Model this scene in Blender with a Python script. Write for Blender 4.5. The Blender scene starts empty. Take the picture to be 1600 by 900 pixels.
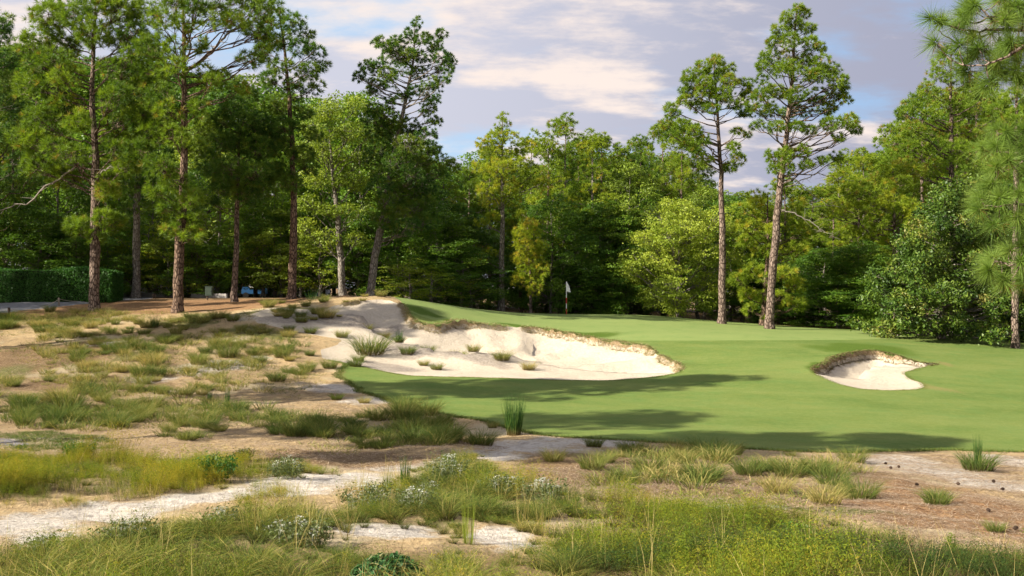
import bpy, math, random
import numpy as np
from mathutils import Vector
from mathutils.geometry import delaunay_2d_cdt
rng = np.random.default_rng(7)
random.seed(7)
SC = bpy.context.scene
COL = SC.collection
F = 1600 * 35 / 36.0
CZ = 5.0
SUN_AZ = (-0.91, -0.41)      # horizontal direction towards the sun (x, y)
SUN_EL = 31.0

# ------------------------------------------------------------------ terrain
def zc(py, d): return CZ + (450 - py) / F * d
def xc(px, d): return (px - 800) / F * d
CT = {
 0:   [(900,9),(840,11.5),(790,14.5),(740,18.5),(690,24.5),(640,31),(590,38),(545,45),(510,51),(487,56),(470,62),(462,68)],
 400: [(900,9),(840,11.5),(790,14.5),(740,18.7),(690,25),(640,32),(600,37.5),(560,43),(520,48),(490,52),(474,58),(467,63)],
 600: [(900,9),(840,11.6),(790,14.7),(740,18.9),(690,25),(640,32),(612,36.5),(585,41),(560,45),(530,48.5),(500,51.5),(477,53.5),(464,56)],
 800: [(900,9),(850,11.2),(800,14.2),(750,18.3),(700,24),(660,30),(620,36),(590,41),(560,46),(530,50.5),(513,53),(500,57),(488,66)],
 1000:[(900,9),(850,11.3),(800,14.5),(750,18.6),(690,26),(650,32),(610,38),(594,41),(570,45.5),(540,49.5),(517,54),(501,60),(492,66)],
 1200:[(900,9.2),(850,11.6),(800,14.8),(750,19),(700,25.5),(650,32.5),(600,39.5),(560,46),(530,52),(515,59),(509,64)],
 1400:[(900,9.3),(850,11.8),(800,15),(750,19.4),(700,26.5),(650,33),(612,38.5),(580,43.5),(552,48.5),(532,54),(521,60)],
 1600:[(900,9.5),(850,12),(800,15.3),(750,20),(705,27),(650,34),(600,42),(560,50),(532,59)],
}
FAR = {0:-.55, 400:-.85, 600:-1.2, 800:-2.15, 1000:-2.4, 1200:-2.8, 1400:-3.2, 1600:-3.6}
cp = []
for px, L in CT.items():
    for py, d in L: cp.append((xc(px, d), d, zc(py, d)))
    if px in (0, 1600):
        for py, d in L:
            cp.append((xc(px, d) + (-14 if px == 0 else 14) - (0), d, zc(py, d) + (0.0 if px == 0 else -.1)))
            cp.append((xc(px, d) + (-40 if px == 0 else 40), d, zc(py, d) + (0.2 if px == 0 else -.2)))
    for d in (78, 92, 110): cp.append((xc(px, d), d, CZ + FAR[px] - (.0 if px > 500 or px == 0 else 0)))
    cp.append((xc(px, 5), 5, CZ - 2.25)); cp.append((xc(px, 5) * 2, 0, CZ - 1.9))
for x in (-30, -12, 12, 30): cp.append((x, -8, CZ - 1.8)); cp.append((x, 4, CZ - 2.2))
cp = np.array(cp)
def tps_k(r2): return np.where(r2 > 1e-9, r2 * np.log(np.maximum(r2, 1e-9)) * .5, 0)
N = len(cp)
K = tps_k((cp[:, None, 0] - cp[None, :, 0])**2 + (cp[:, None, 1] - cp[None, :, 1])**2) + np.eye(N) * 0.8
P = np.c_[np.ones(N), cp[:, :2]]
sol = np.linalg.solve(np.block([[K, P], [P.T, np.zeros((3, 3))]]), np.r_[cp[:, 2], 0, 0, 0])
GX = np.arange(-60, 60.01, 0.5); GY = np.arange(-8, 110.01, 0.5)
gx, gy = np.meshgrid(GX, GY, indexing='ij')
q = np.c_[gx.ravel(), gy.ravel()]
HG = np.concatenate([tps_k((c[:, None, 0] - cp[None, :, 0])**2 + (c[:, None, 1] - cp[None, :, 1])**2) @ sol[:N] + sol[N] + c @ sol[N+1:]
                     for c in np.array_split(q, 12)]).reshape(gx.shape)
def H(x, y):
    x = np.asarray(x, float); y = np.asarray(y, float)
    fx = np.clip((x + 60) / .5, 0, len(GX) - 1.001); fy = np.clip((y + 8) / .5, 0, len(GY) - 1.001)
    i = fx.astype(int); j = fy.astype(int); u = fx - i; v = fy - j
    return (HG[i, j] * (1-u) * (1-v) + HG[i+1, j] * u * (1-v) + HG[i, j+1] * (1-u) * v + HG[i+1, j+1] * u * v)
DD = np.exp(np.linspace(math.log(6), math.log(76), 420))
def ray(px, py, dmax=76):
    """where the sight line through a photo point meets the ground"""
    px = np.atleast_1d(np.asarray(px, float)); py = np.atleast_1d(np.asarray(py, float))
    X = (px[:, None] - 800) / F * DD; Z = CZ + (450 - py[:, None]) / F * DD
    f = Z - H(X, np.broadcast_to(DD, X.shape))
    f = np.where(DD[None, :] > dmax, 1, f)
    hit = f < 0
    k = np.where(hit.any(1), hit.argmax(1), np.abs(f).argmin(1))
    d = DD[k].copy()
    ok = hit.any(1) & (k > 0)
    k0 = np.maximum(k - 1, 0); r = np.arange(len(k))
    t = f[r, k0] / np.where(np.abs(f[r, k0] - f[r, k]) < 1e-9, 1, f[r, k0] - f[r, k])
    d = np.where(ok, DD[k0] + (DD[k] - DD[k0]) * np.clip(t, 0, 1), d)
    return np.c_[(px - 800) / F * d, d]
def dens(poly, step):
    """resample a closed outline"""
    p = np.asarray(poly, float); out = []
    for a, b in zip(p, np.roll(p, -1, 0)):
        n = max(1, int(round(np.linalg.norm(b - a) / step)))
        for k in range(n): out.append(a + (b - a) * k / n)
    return np.array(out)
def smooth_closed(p, it=2):
    for _ in range(it): p = .25 * np.roll(p, 1, 0) + .5 * p + .25 * np.roll(p, -1, 0)
    return p
def rough(p, amp, seed):
    r = np.random.default_rng(seed); n = len(p)
    t = np.roll(p, -1, 0) - np.roll(p, 1, 0); nr = np.c_[-t[:, 1], t[:, 0]] / (np.linalg.norm(t, axis=1)[:, None] + 1e-9)
    e = r.normal(size=n); e = .5 * e + .5 * smooth_closed(r.normal(size=(n, 1)), 3)[:, 0] * 2
    return p + nr * (e * amp)[:, None]
def inside(P, poly):
    x, y = P[:, 0], P[:, 1]; r = np.zeros(len(P), bool)
    for a, b in zip(poly, np.roll(poly, -1, 0)):
        c = ((a[1] > y) != (b[1] > y))
        with np.errstate(divide='ignore', invalid='ignore'):
            xi = (b[0] - a[0]) * (y - a[1]) / (b[1] - a[1] + 1e-12) + a[0]
        r ^= c & (x < xi)
    return r
def dist_poly(P, poly, w=None):
    best = np.full(len(P), 1e9); bw = np.zeros(len(P))
    nx = np.roll(poly, -1, 0)
    for k in range(len(poly)):
        a, b = poly[k], nx[k]; ab = b - a
        t = np.clip(((P - a) @ ab) / (ab @ ab + 1e-12), 0, 1)
        d = np.hypot(P[:, 0] - a[0] - t * ab[0], P[:, 1] - a[1] - t * ab[1])
        m = d < best; best[m] = d[m]
        if w is not None: bw[m] = w[k]
    return best, bw
def sst(x, a, b):
    t = np.clip((x - a) / (b - a), 0, 1); return t * t * (3 - 2 * t)
def wnoise(x, y, s, seed=0):
    r = np.random.default_rng(seed); v = 0
    for k in range(7):
        a = r.uniform(0, 6.28); f = s * r.uniform(.6, 1.9); v = v + np.sin((x * math.cos(a) + y * math.sin(a)) * f + r.uniform(0, 6.28))
    return v / 7 ** .5 / 1.2

# outlines, as the photograph shows them
pxBUNK = [(392,492),(420,481),(470,483),(500,487),(522,478),(545,473),(575,469),(605,469),(632,478),(640,498),(655,508),(685,512),
          (700,505),(720,503),(780,510),(840,514),(880,521),(930,531),(965,537),(985,540),(1010,543),(1030,556),(1055,568),(1067,577),
          (1058,583),(1020,589),(960,594),(880,594),(800,591),(720,589),(640,587),(602,581),(565,572),(535,566),(503,560),(500,546),(525,540),
          (535,531),(480,522),(430,512),(400,506)]
pxPOT = [(1268,581),(1272,576),(1285,573),(1291,568),(1298,562),(1320,556),(1352,551),(1372,551),(1392,556),(1415,562),(1440,569),(1466,570),
         (1440,574),(1412,582),(1420,592),(1438,597),(1446,604),(1430,609),(1390,610),(1345,608),(1310,600),(1285,590)]
TURF_FRONT = [(505,562),(535,568),(530,585),(545,600),(562,612),(600,624),(640,634),(700,650),(760,660),(792,670),(840,679),(900,684),(1000,689),
              (1100,698),(1200,704),(1330,707),(1460,704),(1600,706),(1760,708)]
bunk = rough(smooth_closed(dens(ray(*np.array(pxBUNK).T), .24), 2), .035, 1)
pot = rough(smooth_closed(dens(ray(*np.array(pxPOT).T), .16), 3), .018, 2)
tf = ray(*np.array(TURF_FRONT).T)
tf = np.r_[tf, [[24, 27.5], [38, 31], [58, 40], [62, 55], [52, 66]]]
tb = np.array([(34, 66), (20, 65.5), (10, 71), (0, 74), (-7, 73), (-8.3, 66), (-7.6, 60), (-6.6, 56.5), (-5.9, 54)])
turf_raw = np.r_[tf, tb, ray([634, 641, 660], [480, 499, 509])]
# the turf meets the bunker along the bunker's own outline: pull the turf boundary well inside the sand there
turf = np.r_[tf, tb, ray([625, 640, 700, 900, 1000, 900, 700, 600], [500, 520, 540, 560, 575, 580, 578, 572])]
turf = rough(dens(turf, .35), .05, 3)
pxPATH = [(-60,474),(60,467),(110,463.5),(150,461.5),(200,459.5),(240,459),(238,467),(180,471),(120,476),(80,481),(40,485),(-60,497)]
path = smooth_closed(dens(ray(*np.array(pxPATH).T, dmax=74), .5), 2)
pxP2 = [(-60,686),(0,687),(30,690),(47,695),(30,697),(0,696),(-60,697)]
path2 = dens(ray(*np.array(pxP2).T), .2)

bw_w = np.array([1.0 if (p[1] > 47.5 or (p[1] > 46 and p[0] > 4)) else 0.0 for p in bunk])
# back lip only where the turf stands above the sand
tmpy = 450 - (H(bunk[:, 0], bunk[:, 1]) - CZ) / bunk[:, 1] * F; tmpx = 800 + bunk[:, 0] / bunk[:, 1] * F
bw_w = ((tmpy < 579) & (tmpx > 520) & ((tmpx > 630) | (tmpy < 500)) & ~((tmpx < 690) & (tmpy > 520))).astype(float)
bw_w[(tmpx < 635)] *= .4
bw_w = smooth_closed(bw_w[:, None], 4)[:, 0]
_k = np.arange(len(bunk)); bw_w = bw_w * np.clip(.72 + .4 * np.sin(_k * .21) * np.sin(_k * .083 + 1) + .22 * np.sin(_k * .9 + 2 * np.sin(_k * .13)), .25, 1)
py_p = 450 - (H(pot[:, 0], pot[:, 1]) - CZ) / pot[:, 1] * F; px_p = 800 + pot[:, 0] / pot[:, 1] * F
pw_w = ((py_p < 583) & (px_p < 1410)).astype(float) + ((px_p >= 1410) & (py_p < 572)) * .45
pw_w = smooth_closed(pw_w[:, None], 2)[:, 0]
SC_PT = lambda px, py: ray([px], [py])[0]
bumps = [(SC_PT(735, 553), 2.2, 1.5, .42), (SC_PT(640, 545), 1.8, 1.2, .28), (SC_PT(560, 505), 2.2, 1.4, .3), (SC_PT(450, 500), 1.8, 1.2, .18)]
def ground_z(x, y):
    x = np.atleast_1d(np.asarray(x, float)); y = np.atleast_1d(np.asarray(y, float)); P = np.c_[x, y]
    z = H(x, y)
    ib = inside(P, bunk); ip = inside(P, pot) & ~ib; it = inside(P, turf)
    db = dist_poly(P, bunk, bw_w); dp = dist_poly(P, pot, pw_w); dt, _ = dist_poly(P, turf)
    z = z - ib * (db[1] * (.30 * sst(db[0], 0, .12) + .42 * sst(db[0], .1, 1.6)) + (1 - db[1]) * .06 * sst(db[0], 0, .3) + .12 * sst(db[0], .5, 3))
    z = z + (1 - ib) * db[1] * .12 * np.exp(-(db[0] / .5)**2)
    z = z - ip * (dp[1] * (.30 * sst(dp[0], 0, .1) + .3 * sst(dp[0], .1, .9)) + (1 - dp[1]) * .05 * sst(dp[0], 0, .3) + .08 * sst(dp[0], .2, 1.2))
    z = z + (1 - ip) * dp[1] * .10 * np.exp(-(dp[0] / .5)**2)
    for (c, sx, sy, hh) in bumps: z = z + hh * np.exp(-((x - c[0]) / sx)**2 - ((y - c[1]) / sy)**2)
    wa = np.where(it | ib | ip, 0, 1) * sst(dt, 0, 1.2) * sst(db[0], 0, 1) * np.where(y > 62, .25, 1)
    z = z + wa * (.035 * wnoise(x, y, 1.1, 1) + .028 * wnoise(x, y, 3.1, 2) + .012 * wnoise(x, y, 9, 3))
    z = z + (ib | ip) * sst(np.minimum(db[0], dp[0]), .1, .8) * (.02 * wnoise(x, y, 2.2, 4) + .008 * wnoise(x, y, 8, 5))
    return z

# ------------------------------------------------------------------ materials
def mat(name):
    m = bpy.data.materials.new(name); m.use_nodes = True; nt = m.node_tree; nt.nodes.clear()
    return m, nt
class NT:
    def __init__(s, nt): s.nt = nt
    def n(s, t, **k):
        nd = s.nt.nodes.new(t)
        for a, v in k.items():
            if a.startswith('i_'):
                key = a[2:]; key = int(key) if key.isdigit() else key.replace('_', ' ')
                nd.inputs[key].default_value = v
            else: setattr(nd, a, v)
        return nd
    def l(s, a, b): s.nt.links.new(a, b)
    def noise(s, vec, scale, detail=4, rough=.55):
        nd = s.n('ShaderNodeTexNoise'); nd.inputs['Scale'].default_value = scale; nd.inputs['Detail'].default_value = detail
        nd.inputs['Roughness'].default_value = rough
        if vec is not None: s.l(vec, nd.inputs['Vector'])
        return nd.outputs['Fac']
    def ramp(s, fac, stops):
        nd = s.n('ShaderNodeValToRGB'); e = nd.color_ramp.elements
        while len(e) < len(stops): e.new(.5)
        for el, (p, c) in zip(e, stops): el.position = p; el.color = (*c, 1) if len(c) == 3 else c
        s.l(fac, nd.inputs['Fac']); return nd.outputs['Color']
    def mix(s, fac, a, b, bt='MIX'):
        nd = s.n('ShaderNodeMixRGB', blend_type=bt)
        if isinstance(fac, (int, float)): nd.inputs[0].default_value = fac
        else: s.l(fac, nd.inputs[0])
        for i, v in ((1, a), (2, b)):
            if isinstance(v, tuple): nd.inputs[i].default_value = (*v, 1)
            else: s.l(v, nd.inputs[i])
        return nd.outputs[0]
    def math(s, op, a, b=None, clamp=False):
        nd = s.n('ShaderNodeMath', operation=op, use_clamp=clamp)
        for i, v in ((0, a), (1, b)):
            if v is None: continue
            if isinstance(v, (int, float)): nd.inputs[i].default_value = v
            else: s.l(v, nd.inputs[i])
        return nd.outputs[0]
    def attr(s, name): return s.n('ShaderNodeAttribute', attribute_name=name).outputs['Fac']
    def pos(s): return s.n('ShaderNodeNewGeometry').outputs['Position']
    def objc(s): return s.n('ShaderNodeTexCoord').outputs['Object']
    def scalev(s, v, sc):
        nd = s.n('ShaderNodeMapping'); nd.inputs['Scale'].default_value = sc; s.l(v, nd.inputs['Vector']); return nd.outputs[0]
    def thr(s, x, a, b):
        nd = s.n('ShaderNodeMapRange', interpolation_type='SMOOTHSTEP'); s.l(x, nd.inputs[0])
        nd.inputs[1].default_value = a; nd.inputs[2].default_value = b; return nd.outputs[0]
    def bump(s, h, dist, st=1.0):
        nd = s.n('ShaderNodeBump'); nd.inputs['Strength'].default_value = st; nd.inputs['Distance'].default_value = dist
        s.l(h, nd.inputs['Height']); return nd.outputs[0]
    def out(s, sh): o = s.n('ShaderNodeOutputMaterial'); s.l(sh, o.inputs['Surface'])
    def pbsdf(s, col, rough=.9, spec=.2, normal=None):
        nd = s.n('ShaderNodeBsdfPrincipled'); nd.inputs['Roughness'].default_value = rough
        nd.inputs['Specular IOR Level'].default_value = spec
        if isinstance(col, tuple): nd.inputs['Base Color'].default_value = (*col, 1)
        else: s.l(col, nd.inputs['Base Color'])
        if normal is not None: s.l(normal, nd.inputs['Normal'])
        return nd.outputs[0]

def make_ground_mat():
    m, nt = mat('sandy_waste'); t = NT(nt); p = t.pos()
    big = t.noise(p, .35, 5); mid = t.noise(p, 1.7, 6, .65); fine = t.noise(t.scalev(p, (1, .55, 1)), 14, 5, .7)
    straws = t.noise(t.scalev(p, (18, 55, 10)), 1.0, 3, .6)
    straw = t.ramp(fine, [(.25, (0.17, 0.112, 0.0579)), (.5, (0.339, 0.241, 0.13)), (.72, (0.474, 0.365, 0.21))])
    straw = t.mix(t.thr(straws, .4, .7), straw, (0.44, 0.332, 0.183))
    deb = t.noise(t.scalev(p, (1, .8, 1)), 4.5, 7, .78)
    straw = t.mix(t.math('MULTIPLY', t.thr(deb, .52, .62), .75), straw, (0.148, 0.104, 0.057))
    straw = t.mix(t.thr(mid, .48, .75), straw, (0.254, 0.204, 0.122))
    straw = t.mix(t.thr(big, .52, .68), straw, (0.408, 0.341, 0.225))
    red = t.ramp(fine, [(.3, (0.123, 0.063, 0.0333)), (.5, (0.247, 0.142, 0.0712)), (.72, (0.361, 0.247, 0.133))])
    brn = t.ramp(fine, [(.3, (0.0951, 0.0578, 0.0321)), (.5, (0.197, 0.131, 0.0707)), (.72, (0.327, 0.238, 0.128))])
    sand = t.ramp(t.noise(p, 6, 7, .75), [(.32, (.22, .19, .16)), (.5, (.44, .40, .35)), (.72, (.56, .525, .47))])
    grn = t.ramp(fine, [(.3, (0.063, 0.0645, 0.024)), (.5, (0.126, 0.129, 0.044)), (.7, (0.234, 0.189, 0.088))])
    def msk(name, a=.35, b=.65, w=.9):
        x = t.math('ADD', t.attr(name), t.math('MULTIPLY', t.math('SUBTRACT', t.math('ADD', t.math('MULTIPLY', mid, .6), t.math('MULTIPLY', fine, .4)), .5), w))
        return t.thr(x, a, b)
    c = t.mix(msk('red'), straw, red); c = t.mix(msk('brown'), c, brn); c = t.mix(msk('green', .45, .95, 2.0), c, grn); c = t.mix(msk('sand', .34, .9, 2.1), c, sand)
    t.out(t.pbsdf(c, .95, .1, t.bump(t.math('ADD', fine, t.math('MULTIPLY', mid, 1.5)), .05, .9)))
    return m
def make_sand_mat():
    m, nt = mat('bunker_sand'); t = NT(nt); p = t.pos()
    n1 = t.noise(p, .8, 5, .6); n2 = t.noise(p, 9, 6, .7); g = t.attr('grey')
    c = t.ramp(n2, [(.3, (0.413, 0.356, 0.275)), (.6, (0.495, 0.433, 0.346)), (.8, (0.537, 0.477, 0.39))])
    gr = t.ramp(n2, [(.3, (0.172, 0.141, 0.112)), (.52, (0.316, 0.276, 0.23)), (.8, (0.427, 0.383, 0.326))])
    c = t.mix(t.thr(t.math('ADD', g, t.math('MULTIPLY', t.math('SUBTRACT', n1, .5), 1.3)), .3, .7), c, gr)
    c = t.mix(t.math('MULTIPLY', t.thr(n1, .5, .7), .35), c, (0.399, 0.336, 0.262))
    vo = t.n('ShaderNodeTexVoronoi'); vo.inputs['Scale'].default_value = 2.4; t.l(p, vo.inputs['Vector'])
    c = t.mix(t.math('MULTIPLY', t.thr(t.noise(p, 3.2, 8, .8), .55, .68), .45), c, (.33, .28, .22))
    lp = t.thr(t.math('ADD', t.attr('lip'), t.math('MULTIPLY', t.math('SUBTRACT', t.noise(p, 5, 5, .7), .5), .8)), .35, .6)
    c = t.mix(lp, c, t.ramp(t.noise(t.scalev(p, (1, 1, .4)), 26, 4, .7), [(.3, (0.138, 0.0924, 0.056)), (.5, (0.31, 0.227, 0.136)), (.7, (0.447, 0.353, 0.232))]))
    t.out(t.pbsdf(c, .95, .05, t.bump(t.math('ADD', t.math('ADD', n2, n1), t.math('ADD', t.noise(t.scalev(p, (2.5, 7, 2)), 1, 5, .7), t.math('MULTIPLY', t.thr(vo.outputs['Distance'], .0, .45), .35))), .045, .8)))
    return m
def make_turf_mat():
    m, nt = mat('mown_turf'); t = NT(nt); p = t.pos()
    n0 = t.noise(t.scalev(p, (.20, .42, 1)), 1, 7, .68); n1 = t.noise(p, 1.1, 5, .6); n2 = t.noise(p, 22, 4, .7)
    c = t.ramp(n0, [(.38, (0.093, 0.148, 0.0291)), (.5, (0.13, 0.181, 0.0413)), (.62, (0.166, 0.204, 0.0539))])
    c = t.mix(t.math('MULTIPLY', t.thr(n1, .42, .72), .5), c, (0.157, 0.188, 0.0399))
    c = t.mix(t.math('MULTIPLY', t.thr(n2, .3, .75), .5), c, (0.0602, 0.105, 0.0164))
    c = t.mix(t.math('MULTIPLY', t.thr(t.math('ADD', t.attr('putting'), t.math('MULTIPLY', t.math('SUBTRACT', n1, .5), .12)), .45, .55), .55), c, (0.228, 0.294, 0.1))
    c = t.mix(t.math('MULTIPLY', t.thr(t.noise(t.scalev(p, (.5, 3.0, 1)), 1, 5, .7), .5, .7), .25), c, (0.107, 0.171, 0.0431))
    c = t.mix(t.math('MULTIPLY', t.thr(t.noise(p, 5, 6, .75), .42, .7), .4), c, (0.185, 0.225, 0.067))
    c = t.mix(t.math('MULTIPLY', t.thr(t.noise(t.scalev(p, (.6, .6, 1)), 1.3, 7, .7), .5, .66), .35), c, (0.0972, 0.177, 0.0431))
    rg = t.thr(t.math('ADD', t.attr('rough'), t.math('MULTIPLY', t.math('SUBTRACT', n1, .5), .7)), .3, .8)
    c = t.mix(rg, c, t.ramp(n2, [(.3, (0.0362, 0.075, 0.00704)), (.7, (0.102, 0.156, 0.0187))]))
    dry = t.thr(t.math('ADD', t.attr('dry'), t.math('MULTIPLY', t.math('SUBTRACT', n2, .5), 1.2)), .4, .9)
    c = t.mix(dry, c, (0.218, 0.168, 0.0656))
    t.out(t.pbsdf(c, .9, .15, t.bump(n2, .03, .6)))
    return m
def make_leaf_mat(name, stops, trans=.35, rough=.55, spec=.3, hstops=None):
    m, nt = mat(name); t = NT(nt)
    c = t.ramp(t.attr('tint'), stops)
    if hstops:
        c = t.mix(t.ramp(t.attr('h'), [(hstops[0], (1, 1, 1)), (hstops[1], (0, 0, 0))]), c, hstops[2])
    a = t.pbsdf(c, rough, spec)
    tr = t.n('ShaderNodeBsdfTranslucent'); t.l(t.mix(1.0, c, (1.0, 1.0, .55), 'MULTIPLY'), tr.inputs[0])
    mx = t.n('ShaderNodeMixShader'); mx.inputs[0].default_value = trans; t.l(a, mx.inputs[1]); t.l(tr.outputs[0], mx.inputs[2])
    t.out(mx.outputs[0]); return m
def make_bark(name, c1, c2, c3):
    m, nt = mat(name); t = NT(nt); o = t.objc()
    v = t.n('ShaderNodeTexVoronoi', feature='DISTANCE_TO_EDGE'); v.inputs['Scale'].default_value = 1; t.l(t.scalev(o, (9, 9, 3.2)), v.inputs['Vector'])
    e = t.thr(v.outputs['Distance'], .02, .2); n = t.noise(o, 3, 5, .6)
    c = t.mix(e, c1, t.ramp(n, [(.35, c2), (.65, c3)]))
    t.out(t.pbsdf(c, .95, .1, t.bump(t.math('ADD', e, n), .03, .8)))
    return m
def make_plain(name, c, rough=.6, spec=.4, var=.15, scale=8):
    m, nt = mat(name); t = NT(nt)
    n = t.noise(t.objc(), scale, 5)
    cc = t.ramp(n, [(.3, tuple(x * (1 - var) for x in c)), (.7, tuple(min(1, x * (1 + var)) for x in c))])
    t.out(t.pbsdf(cc, rough, spec, t.bump(n, .01, .4))); return m

M = {}
M['ground'] = make_ground_mat(); M['sand'] = make_sand_mat(); M['turf'] = make_turf_mat()
def Lf(k, *a, **kw): M[k] = make_leaf_mat(k, *a, **kw)
Lf('pine_green', [(0, (0.055, 0.116, 0.014)), (.35, (0.127, 0.213, 0.018)), (.7, (0.209, 0.311, 0.024)), (.95, (0.264, 0.354, 0.03)), (1, (0.308, 0.207, 0.045))], .45)
Lf('pine_dark', [(0, (0.033, 0.0878, 0.018)), (.4, (0.066, 0.152, 0.022)), (.8, (0.132, 0.226, 0.026)), (1, (0.198, 0.256, 0.035))], .42)
Lf('pine_yellow', [(0, (0.152, 0.234, 0.02)), (.4, (0.259, 0.351, 0.025)), (.8, (0.395, 0.429, 0.035)), (1, (0.486, 0.39, 0.05))], .45)
Lf('leaf_green', [(0, (0.0664, 0.149, 0.0193)), (.5, (0.123, 0.234, 0.0248)), (1, (0.246, 0.356, 0.0343))], .42, .45)
Lf('leaf_olive', [(0, (0.133, 0.196, 0.0234)), (.5, (0.246, 0.337, 0.0358)), (1, (0.38, 0.44, 0.055))], .42, .5)
Lf('leaf_bright', [(0, (0.152, 0.25, 0.0175)), (.5, (0.273, 0.359, 0.0275)), (1, (0.44, 0.437, 0.035))], .48, .5)
Lf('leaf_magnolia', [(0, (.022, .055, .008)), (.45, (.06, .115, .012)), (.8, (.135, .19, .02)), (1, (.20, .19, .045))], .15, .5, .3)
Lf('leaf_hedge', [(0, (.018, .065, .012)), (.5, (.035, .12, .014)), (1, (.07, .19, .02))], .3, .5)
Lf('needle_near', [(0, (.09, .17, .03)), (.5, (.17, .27, .045)), (.85, (.26, .34, .07)), (.93, (.34, .21, .05)), (1, (.36, .18, .05))], .45)
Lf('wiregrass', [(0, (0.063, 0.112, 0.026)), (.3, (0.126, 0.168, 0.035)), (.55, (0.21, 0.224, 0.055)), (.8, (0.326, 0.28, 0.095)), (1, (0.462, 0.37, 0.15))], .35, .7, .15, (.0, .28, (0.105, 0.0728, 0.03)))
Lf('meadow', [(0, (0.056, 0.106, 0.022)), (.3, (0.118, 0.175, 0.03)), (.55, (0.213, 0.25, 0.045)), (.8, (0.37, 0.325, 0.08)), (1, (0.515, 0.413, 0.13))], .38, .7, .15, (.05, .6, (0.0448, 0.0325, 0.013)))  # dark root colour paints the shade in the hollows between front tufts
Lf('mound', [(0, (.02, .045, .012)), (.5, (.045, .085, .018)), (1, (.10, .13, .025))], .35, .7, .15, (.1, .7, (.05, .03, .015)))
Lf('reed', [(0, (.025, .07, .018)), (.5, (.05, .115, .022)), (1, (.17, .23, .03))], .35, .6, .2, (.0, .25, (.22, .15, .07)))
Lf('reed_yellow', [(0, (.17, .24, .03)), (1, (.30, .34, .05))], .45, .6, .2, (.0, .1, (.16, .15, .06)))
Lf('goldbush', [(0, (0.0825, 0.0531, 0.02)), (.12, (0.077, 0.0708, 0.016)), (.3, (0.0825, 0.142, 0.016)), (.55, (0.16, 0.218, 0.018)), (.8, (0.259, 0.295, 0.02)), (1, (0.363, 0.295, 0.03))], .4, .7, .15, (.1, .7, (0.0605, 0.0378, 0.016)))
Lf('fernstem', [(0, (.12, .20, .02)), (1, (.26, .34, .03))], .45, .6, .2)
Lf('tangled', [(0, (.02, .07, .02)), (.6, (.045, .13, .03)), (.9, (.09, .17, .04)), (1, (.35, .27, .13))], .3, .5)
Lf('aster_leaf', [(0, (.07, .10, .03)), (1, (.16, .19, .07))], .35, .6)
Lf('aster_flower', [(0, (.36, .38, .32)), (1, (.52, .53, .48))], .3, .8, .1)
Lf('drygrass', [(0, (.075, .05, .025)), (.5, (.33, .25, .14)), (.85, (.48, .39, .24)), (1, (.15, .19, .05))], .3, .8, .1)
Lf('needle_litter', [(0, (.13, .085, .055)), (.5, (.29, .21, .14)), (1, (.50, .40, .29))], .1, .8, .1)
M['bark'] = make_bark('pine_bark', (.05, .035, .028), (.17, .125, .10), (.28, .215, .175))
M['bark_red'] = make_bark('red_pine_bark', (.045, .030, .022), (.15, .098, .070), (.25, .175, .13))
M['bark_grey'] = make_bark('grey_bark', (.10, .085, .07), (.20, .18, .155), (.30, .27, .235))
M['deadwood'] = make_plain('deadwood', (.24, .21, .185), .9, .1)
M['asphalt'] = make_plain('path_asphalt', (.19, .19, .205), .9, .2, .2, 3)
M['kerb'] = make_plain('kerb_concrete', (.36, .34, .32), .8, .2)
M['box'] = make_plain('box_paint', (.03, .05, .035), .6, .4)
M['white'] = make_plain('white_paint', (.8, .8, .78), .5, .4, .04)
M['red'] = make_plain('red_paint', (.45, .04, .03), .5, .4, .04)
M['wood'] = make_plain('post_wood', (.24, .20, .16), .9, .1, .3)
M['darkwood'] = make_plain('dark_post_wood', (.09, .07, .055), .9, .1, .3)
M['rope'] = make_plain('rope', (.4, .35, .28), .9, .1)
M['cone'] = make_plain('cone_scale', (.075, .05, .038), .9, .1, .4, 40)
M['wall'] = make_plain('pale_render', (.62, .66, .72), .8, .2, .05)
M['roof'] = make_plain('roof_shingle', (.30, .26, .25), .9, .1, .2)
M['glass'] = make_plain('dark_pane', (.03, .04, .05), .15, .5, .1)
M['blue'] = make_plain('blue_paint', (.03, .12, .30), .4, .5, .1)
M['rubber'] = make_plain('rubber', (.02, .02, .02), .8, .3)

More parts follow.
